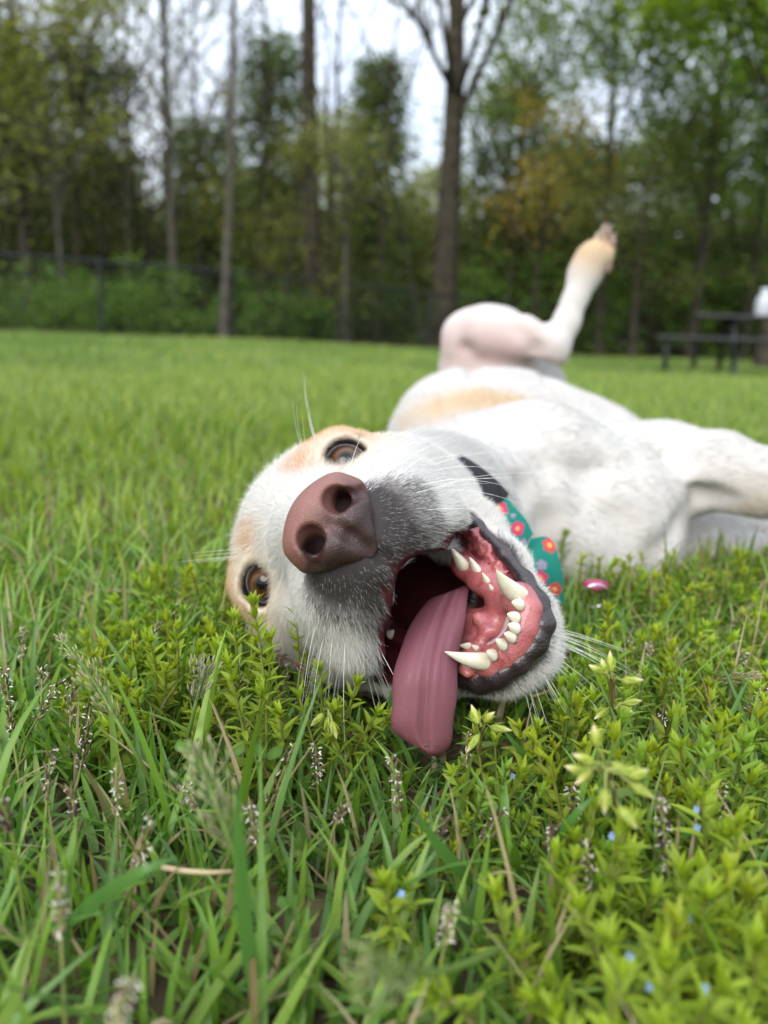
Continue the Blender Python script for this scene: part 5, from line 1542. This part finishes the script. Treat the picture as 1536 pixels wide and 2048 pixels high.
SPEEDWELLS = [
 (505, 1212, .085, 'speedwell spike overlapping the dog\'s lower eye and cheek', 1.05), (592, 1222, .070, 'small speedwell tip in front of the fur below the lower eye', .9), (466, 1240, .070, 'speedwell left of the one touching the dog\'s lower eye', 1.0),
 (352, 1262, .060, 'speedwell tallest of the patch left of the dog\'s head', 1.0), (300, 1285, .055, 'speedwell with the leaning seed spike behind it, left of the head', 1.0), (432, 1300, .060, 'speedwell just left of the fallen brown seed stalk', 1.0),
 (640, 1345, .050, 'speedwell under the dog\'s muzzle whiskers', .95), (712, 1372, .050, 'speedwell left of the tongue, nearest the drooping lip', 1.0), (598, 1395, .045, 'low speedwell between the whiskers and the clover leaves', 1.0), (675, 1425, .040, 'shadowed speedwell beside the middle of the tongue', 1.0),
 (330, 1345, .045, 'speedwell right of the arching green plume\'s head', 1.0), (250, 1372, .045, 'speedwell left of the arching green plume\'s stem', 1.0), (420, 1345, .045, 'speedwell beside the small round panicle on its stem', 1.0), (540, 1285, .070, 'speedwell half covering the fallen brown seed stalk', 1.0),
 (1040, 1548, .045, 'star-topped speedwell with a blue flower below the chin', 1.1), (950, 1450, .045, 'speedwell right of the tongue tip in the chin\'s shade', 1.0), (1075, 1460, .045, 'speedwell under the chin whiskers', 1.0), (925, 1540, .035, 'reddish-stemmed low speedwell just right of the tongue tip', 1.0),
 (993, 1790, .060, 'speedwell standing alone in the bare grass at lower middle', 1.1), (1148, 1722, .060, 'small speedwell left of the tall lower-right cluster', 1.05), (1250, 1660, .075, 'tall speedwell with a blue flower below the pale chickweed buds', 1.2), (1163, 1826, .060, 'short speedwell in front of the twin dark seed spikes', 1.1),
 (1313, 1505, .055, 'speedwell right of the chickweed, behind the white-tufted spike', 1.0), (1438, 1440, .060, 'tall slender speedwell near the right edge under the grey panicle', 1.05), (1403, 1597, .075, 'bushy speedwell with a blue flower at the middle of the right patch', 1.25), (1475, 1650, .070, 'bushy speedwell nearest the right edge of the main patch', 1.2),
 (1362, 1748, .064, 'blurred speedwell in the middle of the lower-right patch', 1.25), (1413, 1800, .066, 'large blurred speedwell with a pale blue flower at lower right', 1.35), (1223, 1888, .062, 'blurred speedwell with a blue flower near the bottom edge', 1.25), (768, 1768, .055, 'speedwell sprig at the bottom middle with a tiny blue flower', 1.05),
 (1343, 1345, .045, 'speedwell with a blue flower behind the upper chickweed', 1.0), (1240, 1965, .064, 'pale blurred speedwell touching the bottom edge', 1.25), (1515, 1895, .066, 'blurred speedwell in the lower right corner', 1.3), (1440, 1985, .066, 'blurred speedwell low in the right corner with a pale flower', 1.3),
 (1330, 1945, .066, 'blurred leafy speedwell between two pale-flowered ones', 1.3), (1500, 1560, .060, 'speedwell at the right edge above the bushiest one', 1.1), (1060, 1290, .045, 'speedwell just right of the chin\'s white whiskers', .95), (1190, 1290, .045, 'speedwell behind the upper chickweed, left side', .95),
 (1420, 1290, .040, 'speedwell below the dog\'s outstretched foreleg', .95), (1490, 1230, .040, 'speedwell in front of the dog\'s folded paw', .95), (1370, 1210, .040, 'speedwell at the foot of the dog\'s white chest', .95)]
for i, (tx, ty, hg, lb, lu) in enumerate(SPEEDWELLS):
    if tx > 740 and ty > 1450: hg = hg * .74
    add_speedwell(lb, tx, ty, hg, i, lu, 3 if tx > 1180 and ty > 1500 else 2)

# the rest of the speedwell is a mat nobody could count
kinds = []
for i in range(6):
    g = Geo()
    for b in range(3):
        st, fo, fl = speedwell_geo(.032 + .006 * (i % 4), 4000 + 10 * i + b, np.array([.010 * math.cos(b * 2.1), .010 * math.sin(b * 2.1), -.002]), None, False, 1.0)
        for A in (st, fo):
            o = len(g.V); g.V += A.V; g.C += A.C; g.F += [tuple(q_ + o for q_ in q) for q in A.F]
    g.C = list(np.array([np.asarray(c_, float) for c_ in g.C]) * np.array([[.62, .80, .95], [.95, 1, 1], [1.05, .95, .8], [.75, .88, 1.2], [1, 1.05, 1], [.85, .78, .7]][i]))
    kinds.append(g.mesh('speedwell_clump', m_weed))
pts = []
def patch(n, x0, x1, y0, y1, hgt=.0):
    for _ in range(n):
        p, z = at_height(rng.uniform(x0, x1), y0 + (y1 - y0) * rng.random() ** .8, hgt)
        pts.append(p)
patch(60, 290, 560, 1260, 1440); patch(40, 470, 800, 1330, 1560); patch(34, 150, 320, 1330, 1560)
patch(34, 900, 1200, 1420, 1700); patch(48, 1130, 1560, 1260, 1560); patch(24, 1180, 1580, 1560, 1900); patch(14, 1120, 1560, 1850, 2160); patch(16, 820, 1120, 1620, 1800)
patch(40, 1120, 1560, 1190, 1270)
pts = np.array(pts); ok = np.ones(len(pts), bool)
for h_ in (.01, .025, .04): ok &= field.sample(pts + [0, 0, h_]) > .006
scl = rng.uniform(.5, 1.2, len(pts))
tx_, ty_, tz_ = to_px(pts + np.array([0, 0, 1]) * (.062 * scl)[:, None])
ok &= ~((tz_ < .335) & (tx_ > 750) & (tx_ < 1135) & (ty_ < 1500)) & ~((tz_ < .38) & (tx_ > 490) & (tx_ <= 750) & (ty_ < 1335))
scl = scl[ok]
pts = pts[ok]; pts[:, 2] = ground_z(pts[:, 0], pts[:, 1]); n = len(pts)
instanced('speedwell_mat', pts, np.stack([rng.normal(0, .2, n), rng.normal(0, .2, n), rng.uniform(0, 6.28, n)], 1), scl, kinds)

# --- dark seed spikes with white stigmas
def seed_spike(label, tx, ty, bx, by, hgt, seed, pale=.0, fluffy=1.0, thin=1.0):
    r = np.random.default_rng(5000 + seed)
    tip, z = at_height(tx, ty, hgt)
    low = tip + RT * ((bx - tx) / 1536 * z) - UP * ((by - ty) / 1536 * z) + FWD * r.uniform(-.004, .004)
    base = low + (low - tip) * 1.1; base[2] = float(ground_z(base[0], base[1])) - .003
    root = empty('seed_spike', base); tag(root, label, 'seed head', 'grass seed spikes standing in the lawn')
    st = Geo(); n = 14
    K = np.array([base, base + (low - base) * .5 + np.array([0, 0, .006]), low, tip])
    sp = catmull(K, n)
    st.tube(sp, np.linspace(.00075, .00035, n + 1), 5, [.15, .20, .04] if pale < .5 else [.22, .24, .08])
    link('stem', st.mesh('stem', m_stem), root)
    hd, wt = Geo(), Geo()
    L = np.linalg.norm(tip - low); ax = (tip - low) / L; x = unit(np.cross(ax, [.2, 1, .1])[None])[0]; y = np.cross(ax, x)
    m = max(10, int(L / .0013))
    dark = np.array([.045, .022, .026]); brown = np.array([.14, .095, .05]); straw = np.array([.34, .30, .17])
    for j in range(m):
        u = j / m; k = 2 + (n - 2) * 0; p = low + (tip - low) * u
        a = j * 2.4 + r.normal(0, .3); o = x * math.cos(a) + y * math.sin(a)
        c = lerp(lerp(dark, brown, np.array(r.random() ** 1.5)), straw, np.array(pale * r.random()))
        hd.spindle(p + o * .0004, ax * .85 + o * .5, .0036 * r.uniform(.8, 1.2), .00070 * thin * (1.15 - .4 * u), c * 1.0, 4)
        if r.random() < .85 * fluffy:
            for q in range(3):
                a2 = a + r.normal(0, .8); o2 = x * math.cos(a2) + y * math.sin(a2)
                s0 = p + o2 * .0010 + ax * .0015
                d = o2 * .8 + ax * r.uniform(-.4, .9) + r.normal(0, .3, 3)
                pp = s0 + d / np.linalg.norm(d) * np.array([0, .5, 1])[:, None] * r.uniform(.0010, .0019) + np.array([0, 0, -.0005]) * np.array([0, .2, 1])[:, None]
                wt.tube(pp, np.array([.00012, .00022, .00016]), 3, np.array([.72, .68, .56]) * r.uniform(.75, 1.1))
    link('spike', hd.mesh('spike', m_seed), root)
    if wt.V: tag(link('stigmas', wt.mesh('stigmas', m_seed), root), kind='stuff')

SPIKES = [
 (8, 1335, 36, 1480, .065, 'leaning white-flecked seed spike at the far left edge', 0, 1), (120, 1362, 76, 1440, .055, 'brown seed spike tilting right, beside the far left leaning one', .3, .7), (142, 1370, 141, 1450, .05, 'thin upright tan seed spike behind the whitest dark spike at left', .5, .6), (180, 1415, 162, 1540, .06, 'dark seed spike most thickly edged in white, left of the arching plume', 0, 1.2),
 (101, 1500, 102, 1600, .055, 'straight slim seed spike directly below the tan upright one at left', .4, .5), (142, 1570, 155, 1635, .05, 'purple seed spike with few white flecks, lower left', 0, .4), (232, 1545, 227, 1640, .055, 'thin greenish seed spike with pale dots, lower left', .8, .5), (302, 1635, 267, 1745, .06, 'seed spike tilting right above the pale straw, ringed with white tufts', .2, .8),
 (119, 1752, 121, 1880, .070, 'large blurred woolly white seed spike near the bottom left', .7, 1.6), (370, 1567, 400, 1615, .045, 'short seed spike leaning left behind the blurred feathery plume', .3, .8), (500, 1610, 516, 1690, .055, 'curly white-tufted seed spike right of the feathery plume', .2, 1.5), (585, 1495, 540, 1610, .055, 'long dark purple seed spike leaning right, below the clover', 0, .6),
 (631, 1492, 634, 1580, .05, 'upright white-flecked seed spike between clover and tongue', .2, 1.0), (690, 1610, 670, 1655, .045, 'tiny seed spike below left of the tongue tip', .5, .6), (2, 1605, 20, 1670, .075, 'blurred dark seed spike cut by the left edge', 0, .7), (47, 1255, 47, 1320, .05, 'pale upright seed spike high on the left edge', .7, .8),
 (360, 1205, 335, 1300, .065, 'dark seed spike leaning right, between the left grass and the dog\'s cheek', 0, .8), (318, 1245, 280, 1320, .055, 'brown seed spike leaning right beside the dark one near the cheek', .3, .2), (85, 1335, 85, 1390, .05, 'faint tan seed spike behind the tilted brown one at left', .6, .6), (207, 1105, 182, 1240, .06, 'tall soft-focus seed spike farthest up on the left', .6, .6),
 (580, 1327, 560, 1400, .045, 'seed spike under the whiskers beside the fallen brown stalk', .3, .6), (607, 1268, 604, 1330, .055, 'small grey seed spike against the dog\'s ear fur', .6, .7), (783, 1515, 800, 1630, .055, 'seed spike directly below the left edge of the tongue', .3, .8), (935, 1470, 933, 1560, .05, 'upright seed spike right of the tongue tip', .5, .8),
 (1143, 1572, 1156, 1645, .055, 'short black and white seed spike left of the chickweed buds', 0, 1.1), (1165, 1685, 1198, 1795, .06, 'thick dark seed spike leaning left with white tufts, left of the tall speedwell', 0, 1.2), (1320, 1592, 1340, 1750, .075, 'tallest dark white-tufted seed spike in the right weed patch', .1, 1.1), (1440, 1570, 1443, 1645, .055, 'dark seed spike behind the bushy speedwells at right', 0, .9),
 (1327, 1415, 1327, 1470, .05, 'black and white seed spike above the long-stemmed right speedwell', 0, 1.1), (1260, 1262, 1263, 1312, .05, 'grey seed spike standing behind the upper chickweed', .5, .8), (1298, 1287, 1298, 1316, .045, 'stubby pale seed head behind the upper chickweed on its right', .7, .9), (1353, 1297, 1342, 1335, .045, 'pale brown seed head right of the stubby one', .7, .7),
 (1003, 1620, 968, 1685, .045, 'seed spike leaning right in the shade below the chin', .1, .8), (1108, 1655, 1098, 1700, .05, 'small white-tipped seed spike by the arching dark blade', .1, 1.0), (888, 1640, 880, 1675, .045, 'little brown seed spike below the tongue tip', .3, .4), (903, 1810, 888, 1900, .055, 'pale cream seed spike at the bottom middle', .9, .9),
 (1508, 1205, 1458, 1260, .055, 'smooth brown seed spike leaning right at the right edge below the paw', .4, .0), (1488, 1307, 1478, 1348, .05, 'white-flecked grey seed head near the right edge', .4, 1.2), (1528, 1375, 1503, 1430, .055, 'fat grey seed head cut by the right edge', .4, 1.3), (1133, 1307, 1118, 1390, .05, 'dark seed spike just right of the dog\'s chin', .0, .6), (258, 1962, 240, 2050, .075, 'woolly blurred seed spike rising from the bottom edge', .8, 1.5)]
for i, (tx, ty, bx, by, hg, lb, pl, fl) in enumerate(SPIKES): hg = hg * .82; seed_spike(lb, tx, ty, bx, by, hg, i, pl, fl)

# --- feathery meadow-grass plumes
def plume(label, px_path, seed, n=90, spread=.006, col=(.14, .19, .06), tint=(.18, .15, .09)):
    """px_path: (px, py, height) from the ground to the tip; last part carries the panicle"""
    r = np.random.default_rng(6000 + seed)
    K = np.array([at_height(x, y, h)[0] for x, y, h in px_path]); sp = catmull(K, 40)
    root = empty('grass_plume', K[0]); tag(root, label, 'seed head')
    st = Geo(); st.tube(sp, np.linspace(.0011, .0004, 41), 5, [.13, .20, .04]); link('stem', st.mesh('stem', m_stem), root)
    g = Geo()
    for j in range(n):
        u = r.uniform(.55, 1.0); q = u * 40; i = min(int(q), 39); p = sp[i] + (sp[i + 1] - sp[i]) * (q - i)
        ax = unit((sp[i + 1] - sp[i])[None])[0]; o = r.normal(0, 1, 3); o -= ax * (o @ ax); o /= np.linalg.norm(o)
        w = spread * math.sin(math.pi * min(1, (u - .5) / .5 * .9 + .08)) * r.uniform(.2, 1)
        q1 = p + o * w + ax * w * 1.6
        g.tube(np.array([p, (p + q1) / 2 + o * w * .1, q1]), np.array([.00014, .0001, .0001]), 3, list(col))
        c = lerp(np.array(col), np.array(tint), np.array(r.random()))
        g.spindle(q1, ax + o * .35, r.uniform(.0022, .0036), .00046, c * r.uniform(.8, 1.3), 4, np.array([.30, .30, .14]))
    tag(link('panicle', g.mesh('panicle', m_seed), root), kind='stuff')
plume('long green plume arching left over the lawn, left of the head', [(345, 1640, .0), (300, 1560, .025), (250, 1470, .045), (185, 1360, .060), (120, 1276, .066)], 0, 110, .0055)
plume('blurred feathery plume leaning left beside a broad upright blade', [(515, 1960, .0), (498, 1850, .03), (476, 1740, .052), (440, 1630, .066), (392, 1508, .074)], 1, 120, .0075)
plume('small rounded panicle on an upright stem left of the clover', [(372, 1545, .0), (376, 1480, .03), (386, 1430, .045), (398, 1380, .055), (410, 1342, .060)], 2, 60, .0065, (.12, .13, .07), (.24, .22, .14))
plume('pale blurred plume lying low across the bottom middle', [(1010, 1890, .03), (940, 1925, .045), (870, 1945, .06), (800, 1945, .07), (745, 1940, .075)], 3, 80, .006, (.14, .20, .05), (.20, .22, .09))
plume('thin pale plume leaning right beyond the chickweed', [(1285, 1395, .0), (1340, 1375, .015), (1400, 1365, .025), (1460, 1358, .035), (1512, 1350, .04)], 4, 60, .003, (.20, .18, .10), (.30, .24, .14))

# --- chickweed with pale buds
m_bud = leaf_mat('chickweed_bud', .35, .5, .3)
def chickweed(label, base_px, stems, seed):
    r = np.random.default_rng(7000 + seed)
    b0, zb = at_height(*base_px, 0.0)
    root = empty('chickweed_plant', b0); tag(root, label, 'weed', 'pale-budded chickweed plants')
    for (sx, sy, hg, buds) in stems:
        top, z = at_height(sx, sy, hg)
        sp = stem_path(b0 + r.normal(0, .002, 3) * [1, 1, 0], top, 10, .12, r)
        st = Geo(); st.tube(sp, np.linspace(.0010, .0007, 10), 6, [.26, .17, .08])
        bl = []
        for (bx, by, dx, dy) in buds:
            p = top + RT * ((bx - sx) / 1536 * z) - UP * ((by - sy) / 1536 * z) + FWD * r.normal(0, .003)
            d = RT * dx - UP * dy + FWD * r.normal(-.15, .3); d /= np.linalg.norm(d)
            st.tube(np.array([sp[7 + r.integers(0, 3)], (p + top) / 2 + UP * .001, p]), np.array([.0006, .0005, .0005]), 4, [.22, .26, .06]); bl.append((p, d))
        link('stem', st.mesh('stem', m_stem), root)
        for i in (2, 4, 6):
            for sg in (1, -1):
                g = Geo(); a = r.uniform(0, 6.28)
                g.leaf(sp[i], RT * sg * math.cos(a * .3) + FWD * math.sin(a) + UP * .25, UP, .0105, .0062, np.array([.15, .22, .05]) * r.uniform(.85, 1.15), .15, .4)
                link('leaf', g.mesh('leaf', m_weed), root)
        for p, d in bl:
            g = Geo(); L = r.uniform(.0058, .0075)
            g.spindle(p, d, L, .00150, np.array([.40, .43, .08]) * r.uniform(.9, 1.1), 7, np.array([.70, .62, .40]))
            for k in range(4):
                a = k * 1.57; x = unit(np.cross(d, [.2, .3, 1])[None])[0]; y = np.cross(d, x); o = x * math.cos(a) + y * math.sin(a)
                g.leaf(p + o * .0006, d + o * .28, o, L * .72, .0016, np.array([.24, .32, .05]), .2, -.2)
            link('bud', g.mesh('bud', m_bud), root)
chickweed('upright chickweed with pale buds right of the chin, the higher of the two at right', (1245, 1545), [(1222, 1360, .075, [(1205, 1345, -.7, -.4), (1225, 1345, .1, -1), (1236, 1356, .9, -.1), (1212, 1352, -.2, -.9)]), (1232, 1418, .055, [(1216, 1420, -.8, .5), (1242, 1415, .9, .4), (1250, 1408, 1, -.1), (1208, 1458, -.9, .1)])], 0)
chickweed('chickweed with the largest spray of pale yellow buds, at centre right', (1205, 1690), [(1212, 1540, .075, [(1200, 1500, -.2, -1), (1185, 1522, -.8, -.3), (1176, 1555, -1, -.4), (1206, 1575, -.1, .9), (1228, 1530, .7, .5), (1240, 1548, .9, -.1), (1258, 1552, 1, -.2), (1262, 1568, .8, .5), (1222, 1595, .6, .7), (1190, 1545, -.6, .4)])], 1)
chickweed('small shaded chickweed under the chin, right of the tongue', (985, 1590), [(962, 1452, .055, [(955, 1445, -.3, -.9), (968, 1448, .5, -.6), (958, 1470, -.5, .7), (985, 1462, .9, .1)])], 2)
chickweed('single chickweed stem with drooping buds below the whiskers', (660, 1500), [(656, 1420, .045, [(657, 1432, .0, 1), (648, 1425, -.6, .6), (664, 1440, .3, .9)])], 3)

# --- clover
m_clover = leaf_mat('clover_leaf', .4, .5, .25)
def clover(label, cx, cy, hgt, leaflets, seed):
    r = np.random.default_rng(8000 + seed); c, z = at_height(cx, cy, hgt)
    base = c + np.array([r.normal(0, .008), .008, 0]); base[2] = float(ground_z(base[0], base[1]))
    root = empty('clover', base); tag(root, label, 'clover', 'clover leaves in the grass')
    st = Geo(); st.tube(stem_path(base, c, 7, .15, r), np.full(7, .0005), 5, [.14, .20, .05]); link('stem', st.mesh('stem', m_stem), root)
    for (a, rr) in leaflets:
        d = RT * math.cos(a) + UP * math.sin(a) * .8 - FWD * .45 * math.sin(a); d /= np.linalg.norm(d)
        nrm = unit((UP * .9 - FWD * .5 + RT * r.normal(0, .25))[None])[0]; sd = unit(np.cross(d, nrm)[None])[0]
        V = [c + d * rr * 1.0 + nrm * .0002]; F = []
        for k in range(20):
            b = 2 * math.pi * k / 20; rad = rr * (1 - .16 * math.exp(-((b) / .35) ** 2) - .16 * math.exp(-((b - 2 * math.pi) / .35) ** 2))
            V.append(c + d * (rr * 1.0 + rad * math.cos(b)) + sd * rad * .92 * math.sin(b) + nrm * .12 * rad * abs(math.sin(b)))
            F.append((0, 1 + k, 1 + (k + 1) % 20))
        col = np.array([.10, .19, .035]) * r.uniform(.85, 1.1); cols = np.array([col * 1.35] + [col] * 20)
        link('leaflet', make_mesh('leaflet', V, np.array(F), m_clover, cols=cols), root)
clover('single pale round clover leaflet left of the other clovers', 462, 1508, .035, [(.5, .0031), (2.3, .0016), (4.4, .0018)], 0)
clover('heart-shaped clover leaf pair below the whiskers', 533, 1512, .032, [(.45, .0036), (2.4, .0036), (4.5, .0026)], 1)
clover('blurred clover behind the arching blades left of the round leaflet', 380, 1500, .035, [(.9, .0030), (2.7, .0030), (4.6, .0028)], 2)
clover('tiny clover low in the bare grass at bottom middle', 580, 1810, .02, [(.9, .0022), (2.7, .0022), (4.6, .0020)], 3)

# --- dry stalks
m_dry = simple_mat('dry_straw', (.42, .34, .20), .8, .2, noise=((.30, .22, .12), 90), bump=.3, bscale=700)
m_brown = simple_mat('dead_stalk', (.10, .055, .04), .85, .2, noise=((.05, .03, .025), 200), bump=.6, bscale=900)
def stalk(name, label, pp, rad, mat, flakes=0):
    K = np.array([at_height(x, y, h)[0] for x, y, h in pp]); sp = catmull(K, 24)
    root = empty(name, K[0]); tag(root, label, 'dry stalk')
    V, F = [], []; tube(V, F, sp, rad * np.linspace(1, .7, 25), 6); link('stalk', make_mesh('stalk', V, F, mat), root)
    if flakes:
        g = Geo()
        for j in range(flakes):
            p = sp[rng.integers(0, 22)]; d = unit((sp[-1] - sp[0])[None])[0] + rng.normal(0, .35, 3); g.spindle(p, d, .0045, .0007, [.09, .05, .04], 4, [.30, .22, .15])
        link('husks', g.mesh('husks', m_seed), root)
stalk('straw_stem', 'pale curved straw lying in the grass at lower left', [(325, 1735, .035), (370, 1742, .036), (420, 1745, .036), (462, 1743, .034)], .0009, m_dry)
stalk('dead_seed_stalk', 'fallen dark brown seed stalk under the dog\'s ear', [(520, 1303, .055), (545, 1308, .054), (575, 1318, .052), (602, 1332, .050)], .0008, m_brown, 34)
stalk('straw_stem', 'short tan straw poking out below the chin', [(1066, 1392, .035), (1085, 1386, .037), (1100, 1380, .039)], .0008, m_dry)
# broad upright blades that stand out
for nm, lb, pp, w in (('tall_grass', 'broad blurred blade of grass crossing the feathery plume', [(520, 2040, .0), (492, 1860, .05), (480, 1700, .085), (474, 1565, .105)], .0040), ('tall_grass', 'blade of grass reaching up across the left side of the tongue', [(735, 1545, .0), (765, 1480, .018), (778, 1420, .032), (782, 1378, .042)], .0034),
                      ('tall_grass', 'long dark blade arching right beside the chickweed', [(1095, 1760, .0), (1105, 1690, .03), (1150, 1630, .05), (1190, 1590, .055)], .0034), ('tall_grass', 'long straight blade leaning left under the chin', [(1130, 1610, .0), (1085, 1555, .02), (1040, 1500, .04), (1002, 1455, .052)], .0032),
                      ('tall_grass', 'long blade sweeping right across the lower left grass', [(135, 1850, .02), (205, 1790, .045), (280, 1745, .06), (358, 1712, .060)], .0040), ('tall_grass', 'wide blade leaning left at the bottom middle', [(985, 1800, .0), (910, 1730, .03), (868, 1680, .045), (838, 1628, .06)], .0042)):
    K = np.array([at_height(x, y, h)[0] for x, y, h in pp]); sp = catmull(K, 20)
    V, F, Cc = [], [], []
    for i, p in enumerate(sp):
        t = i / 20; tg = sp[min(i + 1, 20)] - sp[max(i - 1, 0)]; sd = unit(np.cross(tg, p - ORG)[None])[0]; nr = unit(np.cross(sd, tg)[None])[0]
        ww = w * .5 * (1 - t ** 2.5) * (.7 + .3 * min(1, t * 5)) + 1e-5
        V += [p - sd * ww + nr * ww * .3, p, p + sd * ww + nr * ww * .3]; Cc += [np.array([.085, .19, .04])] * 3
    for i in range(20):
        a = i * 3; F += [(a, a + 1, a + 4, a + 3), (a + 1, a + 2, a + 5, a + 4)]
    o = link(nm, make_mesh(nm, np.array(V), F, m_blade, cols=np.array(Cc))); tag(o, lb, 'tall grass')
